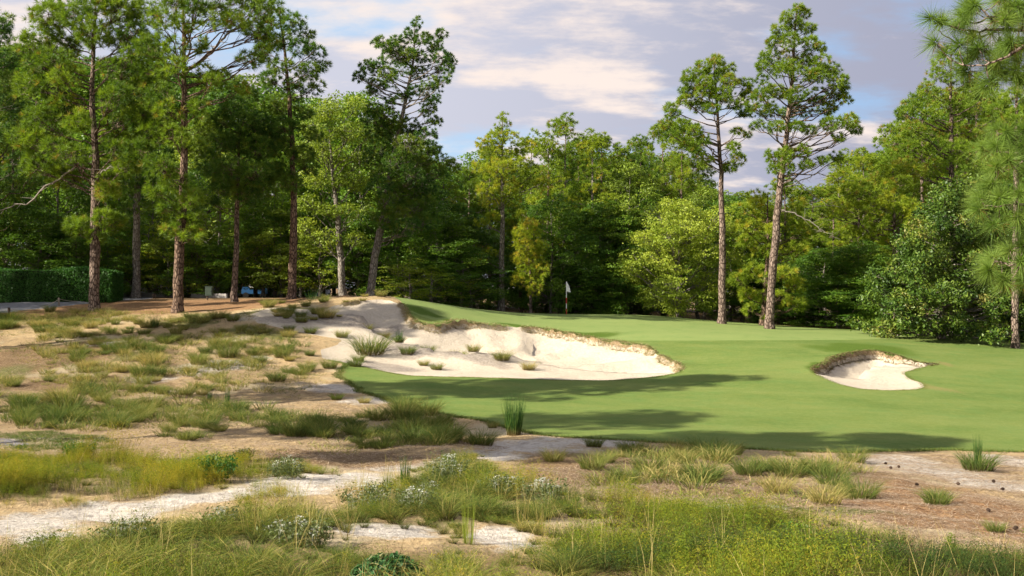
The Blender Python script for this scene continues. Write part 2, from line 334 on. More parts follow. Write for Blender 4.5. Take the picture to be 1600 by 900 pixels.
# ------------------------------------------------------------------ mesh helpers
class Acc:
    def __init__(s): s.v = []; s.t = []; s.tint = []; s.h = []; s.n = 0
    def add(s, V, T, tint=.5, h=.5):
        V = np.asarray(V, float).reshape(-1, 3); T = np.asarray(T, int).reshape(-1, 3)
        s.v.append(V); s.t.append(T + s.n); s.n += len(V)
        s.tint.append(np.broadcast_to(np.asarray(tint, float), (len(V),)).copy() if np.ndim(tint) == 0 else np.asarray(tint, float))
        s.h.append(np.broadcast_to(np.asarray(h, float), (len(V),)).copy() if np.ndim(h) == 0 else np.asarray(h, float))
    def arrays(s): return np.concatenate(s.v), np.concatenate(s.t), np.concatenate(s.tint), np.concatenate(s.h)
    def mesh(s, name, material, smooth=False, attrs=True):
        V, T, ti, hh = s.arrays(); return raw_mesh(name, V, T, material, smooth, {'tint': ti, 'h': hh} if attrs else {})
def raw_mesh(name, V, T, material, smooth=False, attrs={}):
    me = bpy.data.meshes.new(name); me.vertices.add(len(V)); me.vertices.foreach_set('co', np.asarray(V, np.float32).ravel())
    me.loops.add(len(T) * 3); me.loops.foreach_set('vertex_index', np.asarray(T, np.int32).ravel())
    me.polygons.add(len(T)); me.polygons.foreach_set('loop_start', np.arange(0, len(T) * 3, 3, dtype=np.int32))
    me.polygons.foreach_set('use_smooth', np.full(len(T), smooth))
    me.update(calc_edges=True)
    for k, a in attrs.items():
        at = me.attributes.new(k, 'FLOAT', 'POINT'); at.data.foreach_set('value', np.asarray(a, np.float32))
    me.materials.append(material); return me
def link(name, me, parent=None, loc=None, rz=0, sc=None):
    o = bpy.data.objects.new(name, me); COL.objects.link(o)
    if parent is not None: o.parent = parent
    if loc is not None: o.location = loc
    if rz: o.rotation_euler = (0, 0, rz)
    if sc is not None: o.scale = sc if hasattr(sc, '__len__') else (sc,) * 3
    return o
def tag(o, label=None, cat=None, group=None, kind=None):
    if label: o['label'] = label
    if cat: o['category'] = cat
    if group: o['group'] = group
    if kind: o['kind'] = kind
    return o
def norm(a): return a / (np.linalg.norm(a, axis=-1, keepdims=True) + 1e-9)
def tube(acc, pts, rad, n=6, jitter=0, rg=None):
    pts = np.asarray(pts, float); rad = np.asarray(rad, float); m = len(pts)
    tg = norm(np.gradient(pts, axis=0)); ref = np.where(np.abs(tg[:, 2:3]) > .9, [[1., 0, 0]], [[0, 0, 1.]])
    u = norm(np.cross(tg, ref)); w = np.cross(tg, u)
    a = np.arange(n) / n * 2 * math.pi
    R = rad[:, None] * (np.ones((m, n)) if not jitter else 1 + jitter * rg.normal(size=(m, n)))
    V = pts[:, None] + R[..., None] * (np.cos(a)[None, :, None] * u[:, None] + np.sin(a)[None, :, None] * w[:, None])
    V = V.reshape(-1, 3); i = np.arange(m - 1)[:, None] * n; k = np.arange(n)[None]; k2 = (k + 1) % n
    T = np.concatenate([np.stack([i + k, i + k2, i + n + k2], -1).reshape(-1, 3), np.stack([i + k, i + n + k2, i + n + k], -1).reshape(-1, 3)])
    acc.add(V, T)
def box(acc, c, s, rz=0):
    x = np.array([[sx, sy, sz] for sx in (-.5, .5) for sy in (-.5, .5) for sz in (-.5, .5)]) * np.asarray(s)
    R = np.array([[math.cos(rz), -math.sin(rz), 0], [math.sin(rz), math.cos(rz), 0], [0, 0, 1]])
    q = [(0,1,3,2),(4,6,7,5),(0,4,5,1),(2,3,7,6),(0,2,6,4),(1,5,7,3)]
    acc.add(x @ R.T + np.asarray(c), [t for a, b, c_, d in q for t in ((a, b, c_), (a, c_, d))])
def needles(acc, C, D, n, L, w, rg, tint, spread=1.0, droop=.0):
    """thin needles fanning from each twig tip"""
    m = len(C); rd = norm(rg.normal(size=(m, n, 3)))
    d = norm(D[:, None] * .75 + rd * spread)
    l = L * rg.uniform(.65, 1.1, (m, n, 1))
    base = C[:, None] + rd * L * .08
    tip = base + d * l + np.array([0, 0, -1.]) * droop * l * rg.uniform(.3, 1, (m, n, 1))
    s = norm(np.cross(d, norm(rg.normal(size=(m, n, 3))))) * w * .5
    V = np.stack([base - s, base + s, tip], 2).reshape(-1, 3)
    ti = np.repeat(np.clip(np.repeat(tint, n) + rg.normal(size=m * n) * .06, 0, 1), 3)
    acc.add(V, np.arange(len(V)).reshape(-1, 3), ti)
def leaves(acc, C, size, rg, tint, up=.6, asp=.5, nrm=None):
    """one small pointed leaf per centre"""
    m = len(C); nn = norm(rg.normal(size=(m, 3)) + np.array([0, 0, up]) + (0 if nrm is None else nrm))
    a = norm(np.cross(nn, rg.normal(size=(m, 3)))); b = np.cross(nn, a)
    s = size * rg.uniform(.7, 1.25, (m, 1))
    V = np.stack([C - a * s * .5, C + b * s * asp * .5 + a * s * .05, C + a * s * .5, C - b * s * asp * .5 + a * s * .05], 1).reshape(-1, 3)
    i = np.arange(m)[:, None] * 4
    acc.add(V, np.concatenate([i + [0, 1, 2], i + [0, 2, 3]]), np.repeat(tint, 4))
def ellip(n, rg, shell=.55):
    d = norm(rg.normal(size=(n, 3))); r = rg.uniform(0, 1, (n, 1)) ** (1 / 3.) * (1 - shell) + shell * rg.uniform(.6, 1, (n, 1)); return d * r, d
def curve(a, b, sag, n, rg, wob=.04):
    t = np.linspace(0, 1, n)[:, None]; L = np.linalg.norm(b - a)
    mid = (a + b) / 2 + np.array([0, 0, sag * L]); p = (1-t)**2 * a + 2*t*(1-t) * mid + t*t * b
    w = rg.normal(size=(n, 3)) * wob * L * np.sin(t * math.pi); return p + w

def build_tree(spec):
    """spec: trunk pts/rad, clusters (centre, r), foliage kind -> (trunk mesh, crown mesh); everything relative to the trunk base"""
    rg = np.random.default_rng(spec.get('seed', 1)); kind = spec['kind']
    ta, ca = Acc(), Acc()
    tp = np.asarray(spec['trunk'], float); tr = np.asarray(spec['rad'], float)
    # resample trunk
    seg = np.r_[0, np.cumsum(np.linalg.norm(np.diff(tp, axis=0), axis=1))]; L = seg[-1]; n = max(8, int(L / .8))
    s = np.linspace(0, L, n); s = np.sort(np.r_[s, .15, .4]); s = s[s <= L]
    P = np.stack([np.interp(s, seg, tp[:, k]) for k in range(3)], 1); R = np.interp(s, seg, tr)
    R = R * (1 + .45 * np.exp(-s / .25)); P[1:-1, :2] += rg.normal(size=(len(P) - 2, 2)) * .02; P[0, 2] -= .3
    tube(ta, P, R, 10, .05, rg)
    Cc = np.asarray([c[:3] for c in spec['clusters']], float); Cr = np.asarray([c[3] for c in spec['clusters']], float)
    zt = P[:, 2]
    up = spec.get('ascend', .35); tw = spec.get('twig', .3)
    for c, r in zip(Cc, Cr):
        hd = math.hypot(c[0] - np.interp(c[2], zt, P[:, 0]), c[1] - np.interp(c[2], zt, P[:, 1]))
        z0 = min(max(c[2] - hd * up - r * .3, spec.get('zmin', L * .12)), zt[-1] * .985)
        a = np.array([np.interp(z0, zt, P[:, 0]), np.interp(z0, zt, P[:, 1]), z0]); r0 = np.interp(z0, zt, R)
        br = min(r0 * .5, .014 + .012 * hd)
        pts = curve(a, c, spec.get('sag', -.08), 6, rg); tube(ta, pts, np.linspace(br, br * .35, 6), 5)
        cen = c
        tint0 = rg.normal() * .17 + spec.get('tint', .5)  # tint differs per cluster to imitate light and shade on the clumps
        if kind == 'pine':
            nt_ = max(5, int(spec['dens'] * r * r)); o, d = ellip(nt_, rg); o[:, 2] *= .7; o[:, 2] += .08
            C = cen + o * r
            D = norm((C - (a + (c - a) * .65)) / (r + .3) + d * .6 + np.array([0, 0, .55]))
            ti = np.clip(tint0 + rg.normal(size=nt_) * .13 + .10 * o[:, 2], 0, 1); ti[rg.uniform(size=nt_) < .03] = 1  # higher tufts tinted lighter: lit cluster tops put into the colour
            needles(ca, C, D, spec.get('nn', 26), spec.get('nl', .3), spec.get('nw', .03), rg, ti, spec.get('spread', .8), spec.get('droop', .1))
            k = rg.uniform(size=nt_) < tw
            for q in C[k]: tube(ta, curve(pts[3 + rg.integers(0, 3)], q, -.1, 3, rg), [br * .4, br * .25, .006], 3)
        else:
            ns = max(4, int(spec['dens'] * r * r)); o, d = ellip(ns, rg); o[:, 2] *= spec.get('flat', .75)
            S = cen + o * r; sr = spec.get('spray', .38); nl = spec.get('nleaf', 16)
            lo = rg.normal(size=(ns, nl, 3)) * sr * .5; lo[..., 2] *= spec.get('layer', .35); lo[..., 2] -= (lo[..., 0]**2 + lo[..., 1]**2) * .5
            LC = (S[:, None] + lo).reshape(-1, 3)
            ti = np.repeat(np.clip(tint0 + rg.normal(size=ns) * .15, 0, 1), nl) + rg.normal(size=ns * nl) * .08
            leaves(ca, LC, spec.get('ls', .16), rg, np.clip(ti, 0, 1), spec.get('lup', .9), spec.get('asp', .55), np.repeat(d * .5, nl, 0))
            k = rg.uniform(size=ns) < tw
            for q in S[k]: tube(ta, curve(pts[3 + rg.integers(0, 3)], q, -.05, 3, rg), [br * .4, br * .25, .006], 3)
    for dead in spec.get('dead', []):
        pass
    return (ta.mesh('trunk', spec.get('bark', M['bark']), True, False), ca.mesh('crown', spec['mat']))

def tree_thing(name, label, cat, base, tm, cm, group=None, rz=0, sc=None):
    e = bpy.data.objects.new(name, None); COL.objects.link(e); e.location = base; e.rotation_euler = (0, 0, rz)
    if sc is not None: e.scale = sc
    e.empty_display_size = .5; tag(e, label, cat, group)
    link('trunk', tm, e); link('crown', cm, e); return e

def hero(name, label, cat, d, trunk, wpx, clusters, kind='pine', seed=1, back=1, group=None, parallax=1.0, base_px=None, **kw):
    """a tree given by how it stands in the photo: trunk and foliage masses get real positions at distance d"""
    rg = np.random.default_rng(seed + 100)
    bx, by = trunk[0]; X0 = xc(bx, d); Z0 = float(H(X0, d)) if base_px is None else zc(by, d)
    f = d / F
    tp = [((px - 800) * f - X0, 0, max(0, CZ + (450 - py) * f - Z0)) for px, py in trunk]; tp[0] = (0, 0, 0)
    top = tp[-1][2]; rad = [wpx * f / 2 * (1 - .85 * (p[2] / top) ** 1.3) for p in tp]
    cx = np.mean([c[0] for c in clusters])
    W = max(abs(c[0] - trunk[min(len(trunk) - 1, 2)][0]) for c in clusters) * f + .5
    cl = []
    ws = {}
    for c in clusters:
        tx = np.interp(-c[1], [-p[1] for p in trunk], [p[0] for p in trunk]) if len(trunk) > 1 else bx
        for k in range(back):
            # half-width of the crown at this height
            near = [abs(o[0] - tx) * f for o in clusters if abs(o[1] - c[1]) < 28]
            w = max(near + [.6]); u = min(1, abs(c[0] - tx) * f / w)
            dy = rg.uniform(-1, .45) * w * math.sqrt(max(.05, 1 - u * u)) * .9 * parallax
            dd = d + dy; ff = dd / F
            jx, jy = (0, 0) if k == 0 else rg.normal(size=2) * c[2] * .45
            cl.append(((c[0] + jx - 800) * ff - X0, dy, CZ + (450 - c[1] - jy) * ff - Z0, c[2] * ff * (1.28 if k == 0 else 1.05)))
    spec = dict(trunk=tp, rad=rad, clusters=cl, kind=kind, seed=seed, **kw)
    tm, cm = build_tree(spec)
    return tree_thing(name, label, cat, (X0, d, Z0), tm, cm, group)
def blobs(poly, r, n, seed):
    rg = np.random.default_rng(seed); p = np.array(poly, float); out = []
    lo, hi = p.min(0), p.max(0)
    for _ in range(6000):
        q = rg.uniform(lo, hi)
        if inside(q[None], p)[0] and all((q[0]-o[0])**2 + (q[1]-o[1])**2 > (r * .75)**2 for o in out): out.append((q[0], q[1], r * rg.uniform(.8, 1.25)))
        if len(out) >= n: break
    return out
def parse(s): return [tuple(float(v) for v in t.split(',')) for t in s.split()]

# ------------------------------------------------------------------ the ground in one triangulation
rows = [1.5, 3, 4.5]
d_ = 5.5
while d_ < 84: rows.append(d_); d_ *= 1.0095 if d_ < 62 else 1.02
pts = []
for d in rows:
    st = .0095 if d < 62 else .018; a = np.arange(-.72, .7201, st); a = a + rng.normal(size=len(a)) * st * .15
    pts.append(np.c_[a * d, d + rng.normal(size=len(a)) * d * .0012])
pts = np.concatenate(pts)
coarse = []
for d in list(np.arange(-60, 6, 4)) + list(np.arange(7, 84, 3.5)):
    for x in np.arange(-120, 121, 4):
        if d < 1 or abs(x) > .75 * d + .5: coarse.append((x, d))
for d in list(np.arange(86, 130, 5)) + [140, 160, 190, 240, 320, 450, 650, 900]:
    for x in list(np.arange(-120, 121, 8)) + [-900, -600, -400, -250, -170, 170, 250, 400, 600, 900]: coarse.append((x, d))
for d in (-300, -900): 
    for x in (-900, -400, 0, 400, 900): coarse.append((x, d))
for d in range(-60, 84, 20):
    for x in (-900, -400, -200, 200, 400, 900): coarse.append((x, d))
def near_ok(P, poly, r): return dist_poly(P, poly)[0] > r
for pol, r in ((bunk, .13), (pot, .10), (turf, .10), (path, .15), (path2, .08)): pts = pts[near_ok(pts, pol, r)]
def ring(poly, off):
    t = np.roll(poly, -1, 0) - np.roll(poly, 1, 0); n = norm(np.c_[-t[:, 1], t[:, 0]])
    q = poly + n * off; q = np.where(inside(q, poly)[:, None], q, poly - n * off); return q[inside(q, poly)]
r1, r2 = ring(bunk, .125), ring(pot, .105)
tin = turf[~inside(turf, bunk)]
# the turf outline is used only outside the bunker, so cut it into constraint chains
V2, E2 = [], []
def addloop(poly):
    s = len(V2); V2.extend(poly.tolist()); n = len(poly); E2.extend([(s + i, s + (i + 1) % n) for i in range(n)])
for pol in (bunk, pot, path, path2, turf): addloop(pol)
V2.extend(pts.tolist()); V2.extend(coarse); V2.extend(r1.tolist()); V2.extend(r2.tolist())
res = delaunay_2d_cdt([Vector(v) for v in V2], E2, [], 0, 1e-4)
V = np.array([tuple(v) for v in res[0]]); T = np.array([f for f in res[2] if len(f) == 3])
cen = V[T].mean(1)
rb, rp, rt, rpa, rp2 = inside(cen, bunk), inside(cen, pot), inside(cen, turf), inside(cen, path), inside(cen, path2)
reg = np.where(rb, 1, np.where(rp, 2, np.where(rt, 3, np.where(rpa, 4, np.where(rp2, 5, 0)))))
Z = ground_z(V[:, 0], V[:, 1])
V3 = np.c_[V, Z]
def ell_world(L):
    out = []
    for px, py, rx, ry in L:
        c = ray([px], [py])[0]; y0 = ray([px], [py - ry])[0][1]; y1 = ray([px], [py + ry])[0][1]
        out.append((c[0], c[1], rx / F * c[1], max(.25, abs(y0 - c[1])), max(.25, abs(c[1] - y1))))
    return out
def mask(P, L):
    m = np.zeros(len(P)); P = P + .35 * np.c_[wnoise(P[:, 0], P[:, 1], 1.3, 31), wnoise(P[:, 0], P[:, 1], 1.1, 32)] * (.4 + P[:, 1:2] / 40)
    for cx, cy, rx, ru, rd in ell_world(L):
        dy = P[:, 1] - cy; r = np.sqrt(((P[:, 0] - cx) / rx)**2 + (dy / np.where(dy > 0, ru, rd))**2)
        m = np.maximum(m, 1 - sst(r, .25, 1.7))
    return m
SANDY = [(330,573,60,14),(380,565,40,10),(30,815,100,24),(150,795,90,20),(260,782,80,16),(345,775,60,14),(440,760,70,18),(530,750,70,14),(610,728,70,8),
         (680,722,60,8),(760,712,70,9),(830,700,90,11),(900,690,90,7),(620,834,80,14),(770,836,50,18),(1400,722,90,10),(1480,738,90,10),(1560,755,80,10),(1590,720,60,8),
         (1150,800,60,5),(220,800,50,12),(60,835,60,12),(430,500,60,6),(520,605,80,8),(570,625,60,6),(160,540,40,5),(40,690,40,4),(230,590,60,6)]
REDS = [(300,476,260,14),(100,492,120,8),(250,462,120,6),(1570,810,150,60),(1420,800,130,25),(1300,775,80,15),(420,468,80,4)]
BROWN = [(940,735,150,28),(1120,760,160,25),(60,560,110,28),(1000,715,90,10),(480,715,180,12),(700,690,60,8),(1330,745,60,10),(150,600,120,10),(1560,700,80,5)]
GREENS = [(60,684,110,9),(862,767,45,7),(440,487,70,7),(1300,800,140,9),(-20,590,70,25),(130,500,60,8),(300,500,60,10),(400,520,70,10),(200,560,50,10)]
def sub(regs):
    t = T[np.isin(reg, regs)]; u, inv = np.unique(t, return_inverse=True); return V3[u], inv.reshape(-1, 3)
def up_tris(Vv, Tt):
    a = Vv[Tt[:, 1]] - Vv[Tt[:, 0]]; b = Vv[Tt[:, 2]] - Vv[Tt[:, 0]]; z = a[:, 0] * b[:, 1] - a[:, 1] * b[:, 0]
    Tt = Tt.copy(); Tt[z < 0] = Tt[z < 0][:, ::-1]; return Tt
def region(name, regs, mt, attrs):
    v, t = sub(regs); t = up_tris(v, t); o = link(name, raw_mesh(name, v, t, mt, True, attrs(v[:, :2]))); return tag(o, kind='structure')
fore = [(800,870,1100,90)]
def ga(P):
    far = sst(P[:, 1], 60, 66)
    return {'sand': mask(P, SANDY), 'red': np.maximum(mask(P, REDS), far * (P[:, 0] < 3)), 'brown': np.maximum(np.maximum(mask(P, BROWN), far), 1 - sst(P[:, 1], 8, 13)), 'green': mask(P, GREENS)}
tag(region('ground', [0], M['ground'], ga), 'sandy waste ground strewn with pine straw around the turf')
tag(region('fairway', [3], M['turf'], lambda P: {
    'putting': 1 - sst(np.hypot((P[:, 0] - 6) / 17, (P[:, 1] - 59) / 8.2), .9, 1.1),
    'rough': np.maximum(mask(P, [(1345,546,80,9),(1285,575,22,8),(655,489,28,9),(700,500,60,3),(900,522,70,5),(820,512,60,3)]), (np.abs(P[:, 0]) < 0) * 0),
    'dry': np.maximum(mask(P, [(1440,600,25,14),(1480,568,30,6)]) * .7, (1 - sst(dist_poly(P, turf)[0], 0, .5)) * (P[:, 1] < 42) * .8)}), 'smooth mown turf fairway and green')
def lipat(P, poly, w_): d, ww = dist_poly(P, poly, w_); return ww * (1 - sst(d, .02, .10))
G = lambda P: {'lip': lipat(P, bunk, bw_w), 'grey': np.maximum(mask(P, [(735,550,75,16),(640,545,60,10),(560,500,60,10),(470,498,70,12),(600,570,60,6)]), 0)}
tag(region('bunker', [1], M['sand'], G), 'large pale sand bunker cut into the left side of the green')
tag(region('bunker', [2], M['sand'], lambda P: {'grey': P[:, 0] * 0, 'lip': lipat(P, pot, pw_w)}), 'small sand bunker set in the fairway on the right')
tag(region('cart_path', [4], M['asphalt'], lambda P: {}), 'grey cart path curving below the clipped hedge')
tag(region('cart_path', [5], M['asphalt'], lambda P: {}), 'grey tip of a path in green grass')
def gz(x, y): return float(ground_z([x], [y])[0])
def at(px, py): 
    p = ray([px], [py])[0]; return p[0], p[1], gz(p[0], p[1])
# ------------------------------------------------------------------ trees that can be told apart
A = parse("75,30,26 110,15,28 150,5,28 190,10,28 225,25,22 60,65,24 100,60,28 145,50,26 190,55,28 55,100,20 85,95,24 205,90,24 235,70,18 45,130,18 80,140,22 110,120,20 175,110,20 215,130,26 190,150,24 100,165,22 65,190,26 120,190,20 190,190,26 225,175,22 40,220,24 85,225,26 115,245,22 185,230,24 215,215,22 175,265,20 60,260,22 100,280,20 200,260,20 165,300,18 130,350,15 160,340,16 115,355,14 155,365,15 185,345,12")
hero('pine_tree', 'tall pine with a full rounded crown, its grey trunk in front of the clipped hedge', 'pine tree', 56,
     [(147,467),(148,380),(149,300),(150,230),(143,150),(147,60),(150,-10)], 16, A, seed=11, dens=57.6, nl=.34, back=2, mat=M['pine_green'], bark=M['bark'], tint=.48)
B = parse("270,-5,25 310,0,24 350,-5,24 395,0,26 420,15,22 250,30,22 290,35,20 330,30,20 370,35,22 405,50,22 415,85,16 390,95,18 240,70,22 275,75,18 310,75,14 235,110,22 265,110,20 320,115,18 345,125,18 250,150,22 225,180,22 265,175,20 310,170,14 240,210,22 215,240,22 270,215,20 320,200,12 375,140,12 300,235,18 250,260,22 275,290,20 300,310,18 265,330,16 290,350,20 270,365,13 310,345,14 240,300,16")
hero('pine_tree', 'tall reddish-trunked pine with one long limb slanting up, standing on red straw', 'pine tree', 54,
     [(277,473),(280,400),(284,340),(288,250),(288,150),(287,60),(285,-25)], 16, B, seed=12, dens=51.2, nl=.33, back=2, mat=M['pine_green'], bark=M['bark_red'], tint=.42)
C = parse("200,120,22 230,110,22 215,150,24 190,180,24 235,185,24 210,210,26 185,235,22 240,235,24 215,255,24 195,285,20 235,280,20 215,305,20 200,325,12 225,325,12")
hero('pine_tree', 'shaded dark pine trunk standing behind the end of the hedge', 'pine tree', 66,
     [(212,448),(213,400),(214,300),(215,200),(216,100)], 13, C, seed=13, dens=57.6, mat=M['pine_dark'], bark=M['bark_grey'])
D = parse("365,165,18 345,190,20 385,190,22 410,200,16 335,225,22 370,225,24 405,235,24 425,225,16 330,260,20 360,265,24 400,270,24 430,265,14 345,295,18 385,300,20 415,295,16 330,320,12")
hero('pine_tree', 'shorter dark green pine with a bare lower trunk, between the reddish and the slender trunk', 'pine tree', 60,
     [(366,467),(368,400),(371,310),(373,240),(372,160)], 10, D, seed=14, dens=70.4, back=2, mat=M['pine_dark'], tint=.55)
E = parse("435,25,14 415,40,14 460,35,16 480,55,12 430,65,16 465,75,17 495,85,14 410,80,13 440,105,16 480,115,18 505,105,11 420,125,16 460,145,18 495,135,12 430,165,18 475,175,16 445,200,20 480,210,15 420,205,16 440,235,20 470,245,18 430,270,18 455,285,16 485,265,14 410,60,12 450,50,12")
hero('pine_tree', 'tall pine with an open pointed crown and straight trunk beside the grassy sand bank', 'pine tree', 60,
     [(456,470),(458,400),(459,330),(458,260),(452,150),(442,60),(437,15)], 13, E, seed=15, dens=64, nl=.28, back=2, mat=M['pine_dark'], bark=M['bark_red'], tint=.62)
Fc = [(a_, b_, c_ * 1.25) for a_, b_, c_ in parse("648,42,8 640,60,10 660,62,10 690,55,8 677,72,10 622,68,10 600,75,10 590,68,7 612,90,12 640,88,12 665,92,12 690,90,10 590,98,10 575,108,10 560,122,8 605,115,10 630,110,12 655,115,10 695,108,10 705,100,7 590,135,12 580,142,7 612,130,8 692,128,8 672,130,10 675,150,11 668,170,10 673,188,9 650,140,9 630,150,8 610,155,8 600,180,14 620,190,14 590,205,16 640,200,14 665,215,14 680,235,10 610,215,16 640,230,18 670,245,13 595,235,16 620,255,18 650,265,18 680,265,12 600,280,17 630,290,18 660,295,17 610,315,17 640,325,17 670,320,13 600,345,15 635,355,16 665,350,13")]
hero('pine_tree', 'leaning wind-shaped pine with a ragged flat top, rising behind the bunker mound', 'pine tree', 62,
     [(577,463),(585,410),(593,365),(601,330),(611,270),(618,225),(628,180),(640,130),(646,90),(648,46)], 13, Fc, seed=16, dens=70, nl=.2, nw=.034, nn=32, spread=1.1, twig=.4, back=2, mat=M['pine_dark'], bark=M['bark_grey'], tint=.55)
Gc = parse("530,160,20 555,165,16 505,170,18 490,195,18 520,200,20 550,205,20 575,215,14 480,230,18 510,240,18 540,240,20 565,250,16 490,275,18 525,280,16 555,285,18 480,315,16 510,325,14 545,330,16 570,320,12 480,360,18 510,370,16 550,375,16")
hero('oak_tree', 'olive broadleaf tree with many forking limbs, just left of the leaning pine', 'tree', 66,
     [(536,467),(533,400),(528,340),(520,280),(515,200)], 12, Gc, kind='leaf', seed=17, back=2, dens=33.6, nleaf=15, ls=.17, spray=.42, mat=M['leaf_olive'], bark=M['bark_grey'], ascend=.9, tint=.35, twig=.5)
Hc = parse("785,195,12 775,215,14 795,215,14 765,235,16 785,240,16 810,235,12 755,260,16 780,265,18 805,260,16 830,265,12 760,290,18 790,290,18 820,290,14 845,285,12 765,315,14 800,310,14 770,340,10 750,350,9 755,400,8 770,395,8")
hero('pine_tree', 'yellow-green pine with a grey trunk, left of the flagstick behind the green', 'pine tree', 70,
     [(783,482),(784,400),(785,330),(785,260),(785,190)], 10, Hc, seed=18, dens=70.4, nl=.24, back=2, mat=M['pine_yellow'], bark=M['bark_grey'], tint=.45, base_px=(1,))
S = parse("815,335,8 825,350,11 812,365,12 835,365,12 820,385,14 840,385,12 810,405,12 832,405,15 820,425,14 845,420,12 810,440,12 835,440,14")
hero('pine_sapling', 'bright yellow-green young pine in front of the dark wood, left of the flagstick', 'young pine', 69,
     [(829,482),(828,420),(822,330)], 5, S, seed=19, dens=83.2, nl=.24, back=2, mat=M['pine_yellow'], tint=.62)
Kc = parse("1118,98,12 1100,105,12 1135,108,12 1080,120,13 1110,122,15 1140,128,13 1075,142,12 1100,145,15 1130,148,15 1145,165,10 1068,158,10 1090,168,12 1115,170,10 1165,130,10 1170,150,11 1160,175,10 1050,180,12 1042,195,10 1065,200,14 1055,215,10 1085,205,12 1075,225,12 1100,220,10 1090,240,10 1150,205,7 1165,210,6 1145,230,9 1105,250,8 1155,250,10 1140,262,10")
hero('pine_tree', 'tall slender pine with a rounded crown on a bare straight trunk beside the green', 'pine tree', 62,
     [(1128,501),(1129,440),(1129,360),(1127,280),(1123,220),(1120,160),(1115,95)], 12, Kc, seed=20, dens=134.4, nl=.24, nw=.026, back=2, mat=M['pine_green'], bark=M['bark'], tint=.55, twig=.15, sag=-.12)
Lc = parse("1245,18,10 1255,22,9 1230,28,10 1240,40,12 1260,45,11 1222,50,11 1210,65,11 1235,65,14 1262,70,13 1280,75,10 1205,85,13 1230,90,14 1258,95,14 1285,95,12 1195,105,11 1220,112,14 1250,118,15 1280,120,14 1300,110,12 1305,130,12 1190,125,10 1190,150,13 1215,145,14 1245,148,14 1275,150,14 1305,150,13 1318,135,8 1180,175,12 1200,175,13 1230,178,12 1255,175,12 1290,172,13 1320,158,9 1185,195,9 1210,200,12 1245,200,12 1265,205,10 1300,195,14 1325,190,14 1335,205,10 1310,215,10 1205,245,12 1225,240,12 1250,240,12 1210,265,10 1230,262,12 1260,258,11 1285,250,9 1305,245,9")
hero('pine_tree', 'tallest pine on the right with a pear-shaped crown on a slightly leaning trunk', 'pine tree', 60,
     [(1202,508),(1206,440),(1214,340),(1220,285),(1229,210),(1238,120),(1245,14)], 14, Lc, seed=21, dens=115.2, nl=.23, nw=.026, back=2, mat=M['pine_green'], bark=M['bark'], tint=.55, twig=.15, sag=-.12)
# a thin reddish second trunk right beside it, with yellow boughs
P1 = parse("1180,310,14 1160,330,14 1190,335,16 1175,355,16 1200,365,14 1165,380,14 1190,390,16 1230,400,14 1250,385,14 1155,440,14 1175,425,16 1200,435,14 1225,430,16 1245,445,14 1165,460,12 1190,465,12 1220,470,14 1200,490,10 1170,485,10 1245,480,12 1235,340,14 1255,360,14 1245,320,12")
hero('pine_tree', 'bushy yellow-green pine with a thin reddish trunk, tucked behind the tallest right-hand pine', 'pine tree', 64,
     [(1191,507),(1195,450),(1199,400),(1200,300)], 8, P1, seed=22, dens=57.6, back=2, nl=.3, mat=M['pine_yellow'], bark=M['bark_red'], tint=.4, zmin=.6)
P0 = parse("1380,290,16 1410,290,18 1435,300,14 1350,300,16 1365,320,16 1395,315,18 1420,325,16 1340,330,14 1370,345,16 1400,345,14 1425,350,12 1355,365,12 1385,375,10 1410,385,9 1395,265,16 1330,300,14 1315,325,14 1430,270,14")
hero('pine_tree', 'yellow-green pine with a pale bare stem, just left of the magnolia', 'pine tree', 62,
     [(1399,516),(1399,450),(1398,380),(1397,320),(1395,260)], 9, P0, seed=23, dens=70.4, nl=.28, back=2, mat=M['pine_yellow'], bark=M['bark'], tint=.4)
Mc = parse("1485,85,12 1500,95,12 1470,100,12 1460,120,14 1490,120,16 1520,125,14 1450,145,15 1480,150,16 1510,150,16 1540,155,14 1410,175,10 1430,170,14 1460,175,16 1495,180,18 1530,180,16 1555,185,12 1420,200,16 1450,205,16 1485,210,18 1520,210,18 1400,225,16 1430,230,18 1465,235,18 1500,235,18 1395,250,18 1420,260,16 1450,260,18 1480,260,16 1385,275,14")
hero('pine_tree', 'broad tall pine rising above the magnolia, olive crown against the sky', 'pine tree', 68,
     [(1490,515),(1490,400),(1488,300),(1486,200),(1486,85)], 14, Mc, seed=24, back=2, dens=51.2, nl=.28, mat=M['pine_green'], tint=.6, twig=.15)
Jc = parse("1060,330,20 1030,345,20 1090,340,20 1010,370,18 1045,370,24 1080,370,26 1120,355,22 1150,370,18 990,400,16 1020,400,22 1060,405,26 1100,400,26 1140,405,20 1000,430,18 1035,435,22 1075,440,26 1115,440,20 1020,465,18 1055,470,20 1090,470,20 1045,320,12 985,420,10")
hero('maple_tree', 'rounded olive-green broadleaf tree left of the slender bare-trunked pine', 'tree', 67,
     [(1060,495),(1061,450),(1062,400),(1064,330)], 10, Jc, kind='leaf', seed=25, back=2, dens=40.8, nleaf=18, ls=.15, spray=.45, layer=.25, mat=M['leaf_olive'], bark=M['bark_grey'], ascend=.7, tint=.66)
Nc = blobs([(1342,512),(1350,470),(1370,430),(1400,415),(1405,375),(1440,340),(1450,310),(1490,285),(1530,290),(1560,340),(1590,400),(1610,460),(1610,528),(1400,522)], 13, 150, 5)
hero('magnolia_tree', 'big glossy-leaved magnolia reaching down to the turf at the right', 'magnolia', 57.5,
     [(1470,524),(1470,450),(1472,380),(1485,285)], 12, Nc, kind='leaf', seed=26, dens=62.4, nleaf=14, ls=.20, asp=.45, spray=.28, layer=.8, lup=.5, flat=.95, mat=M['leaf_magnolia'], bark=M['bark_grey'], zmin=.3, ascend=.2, tint=.5, twig=.1)
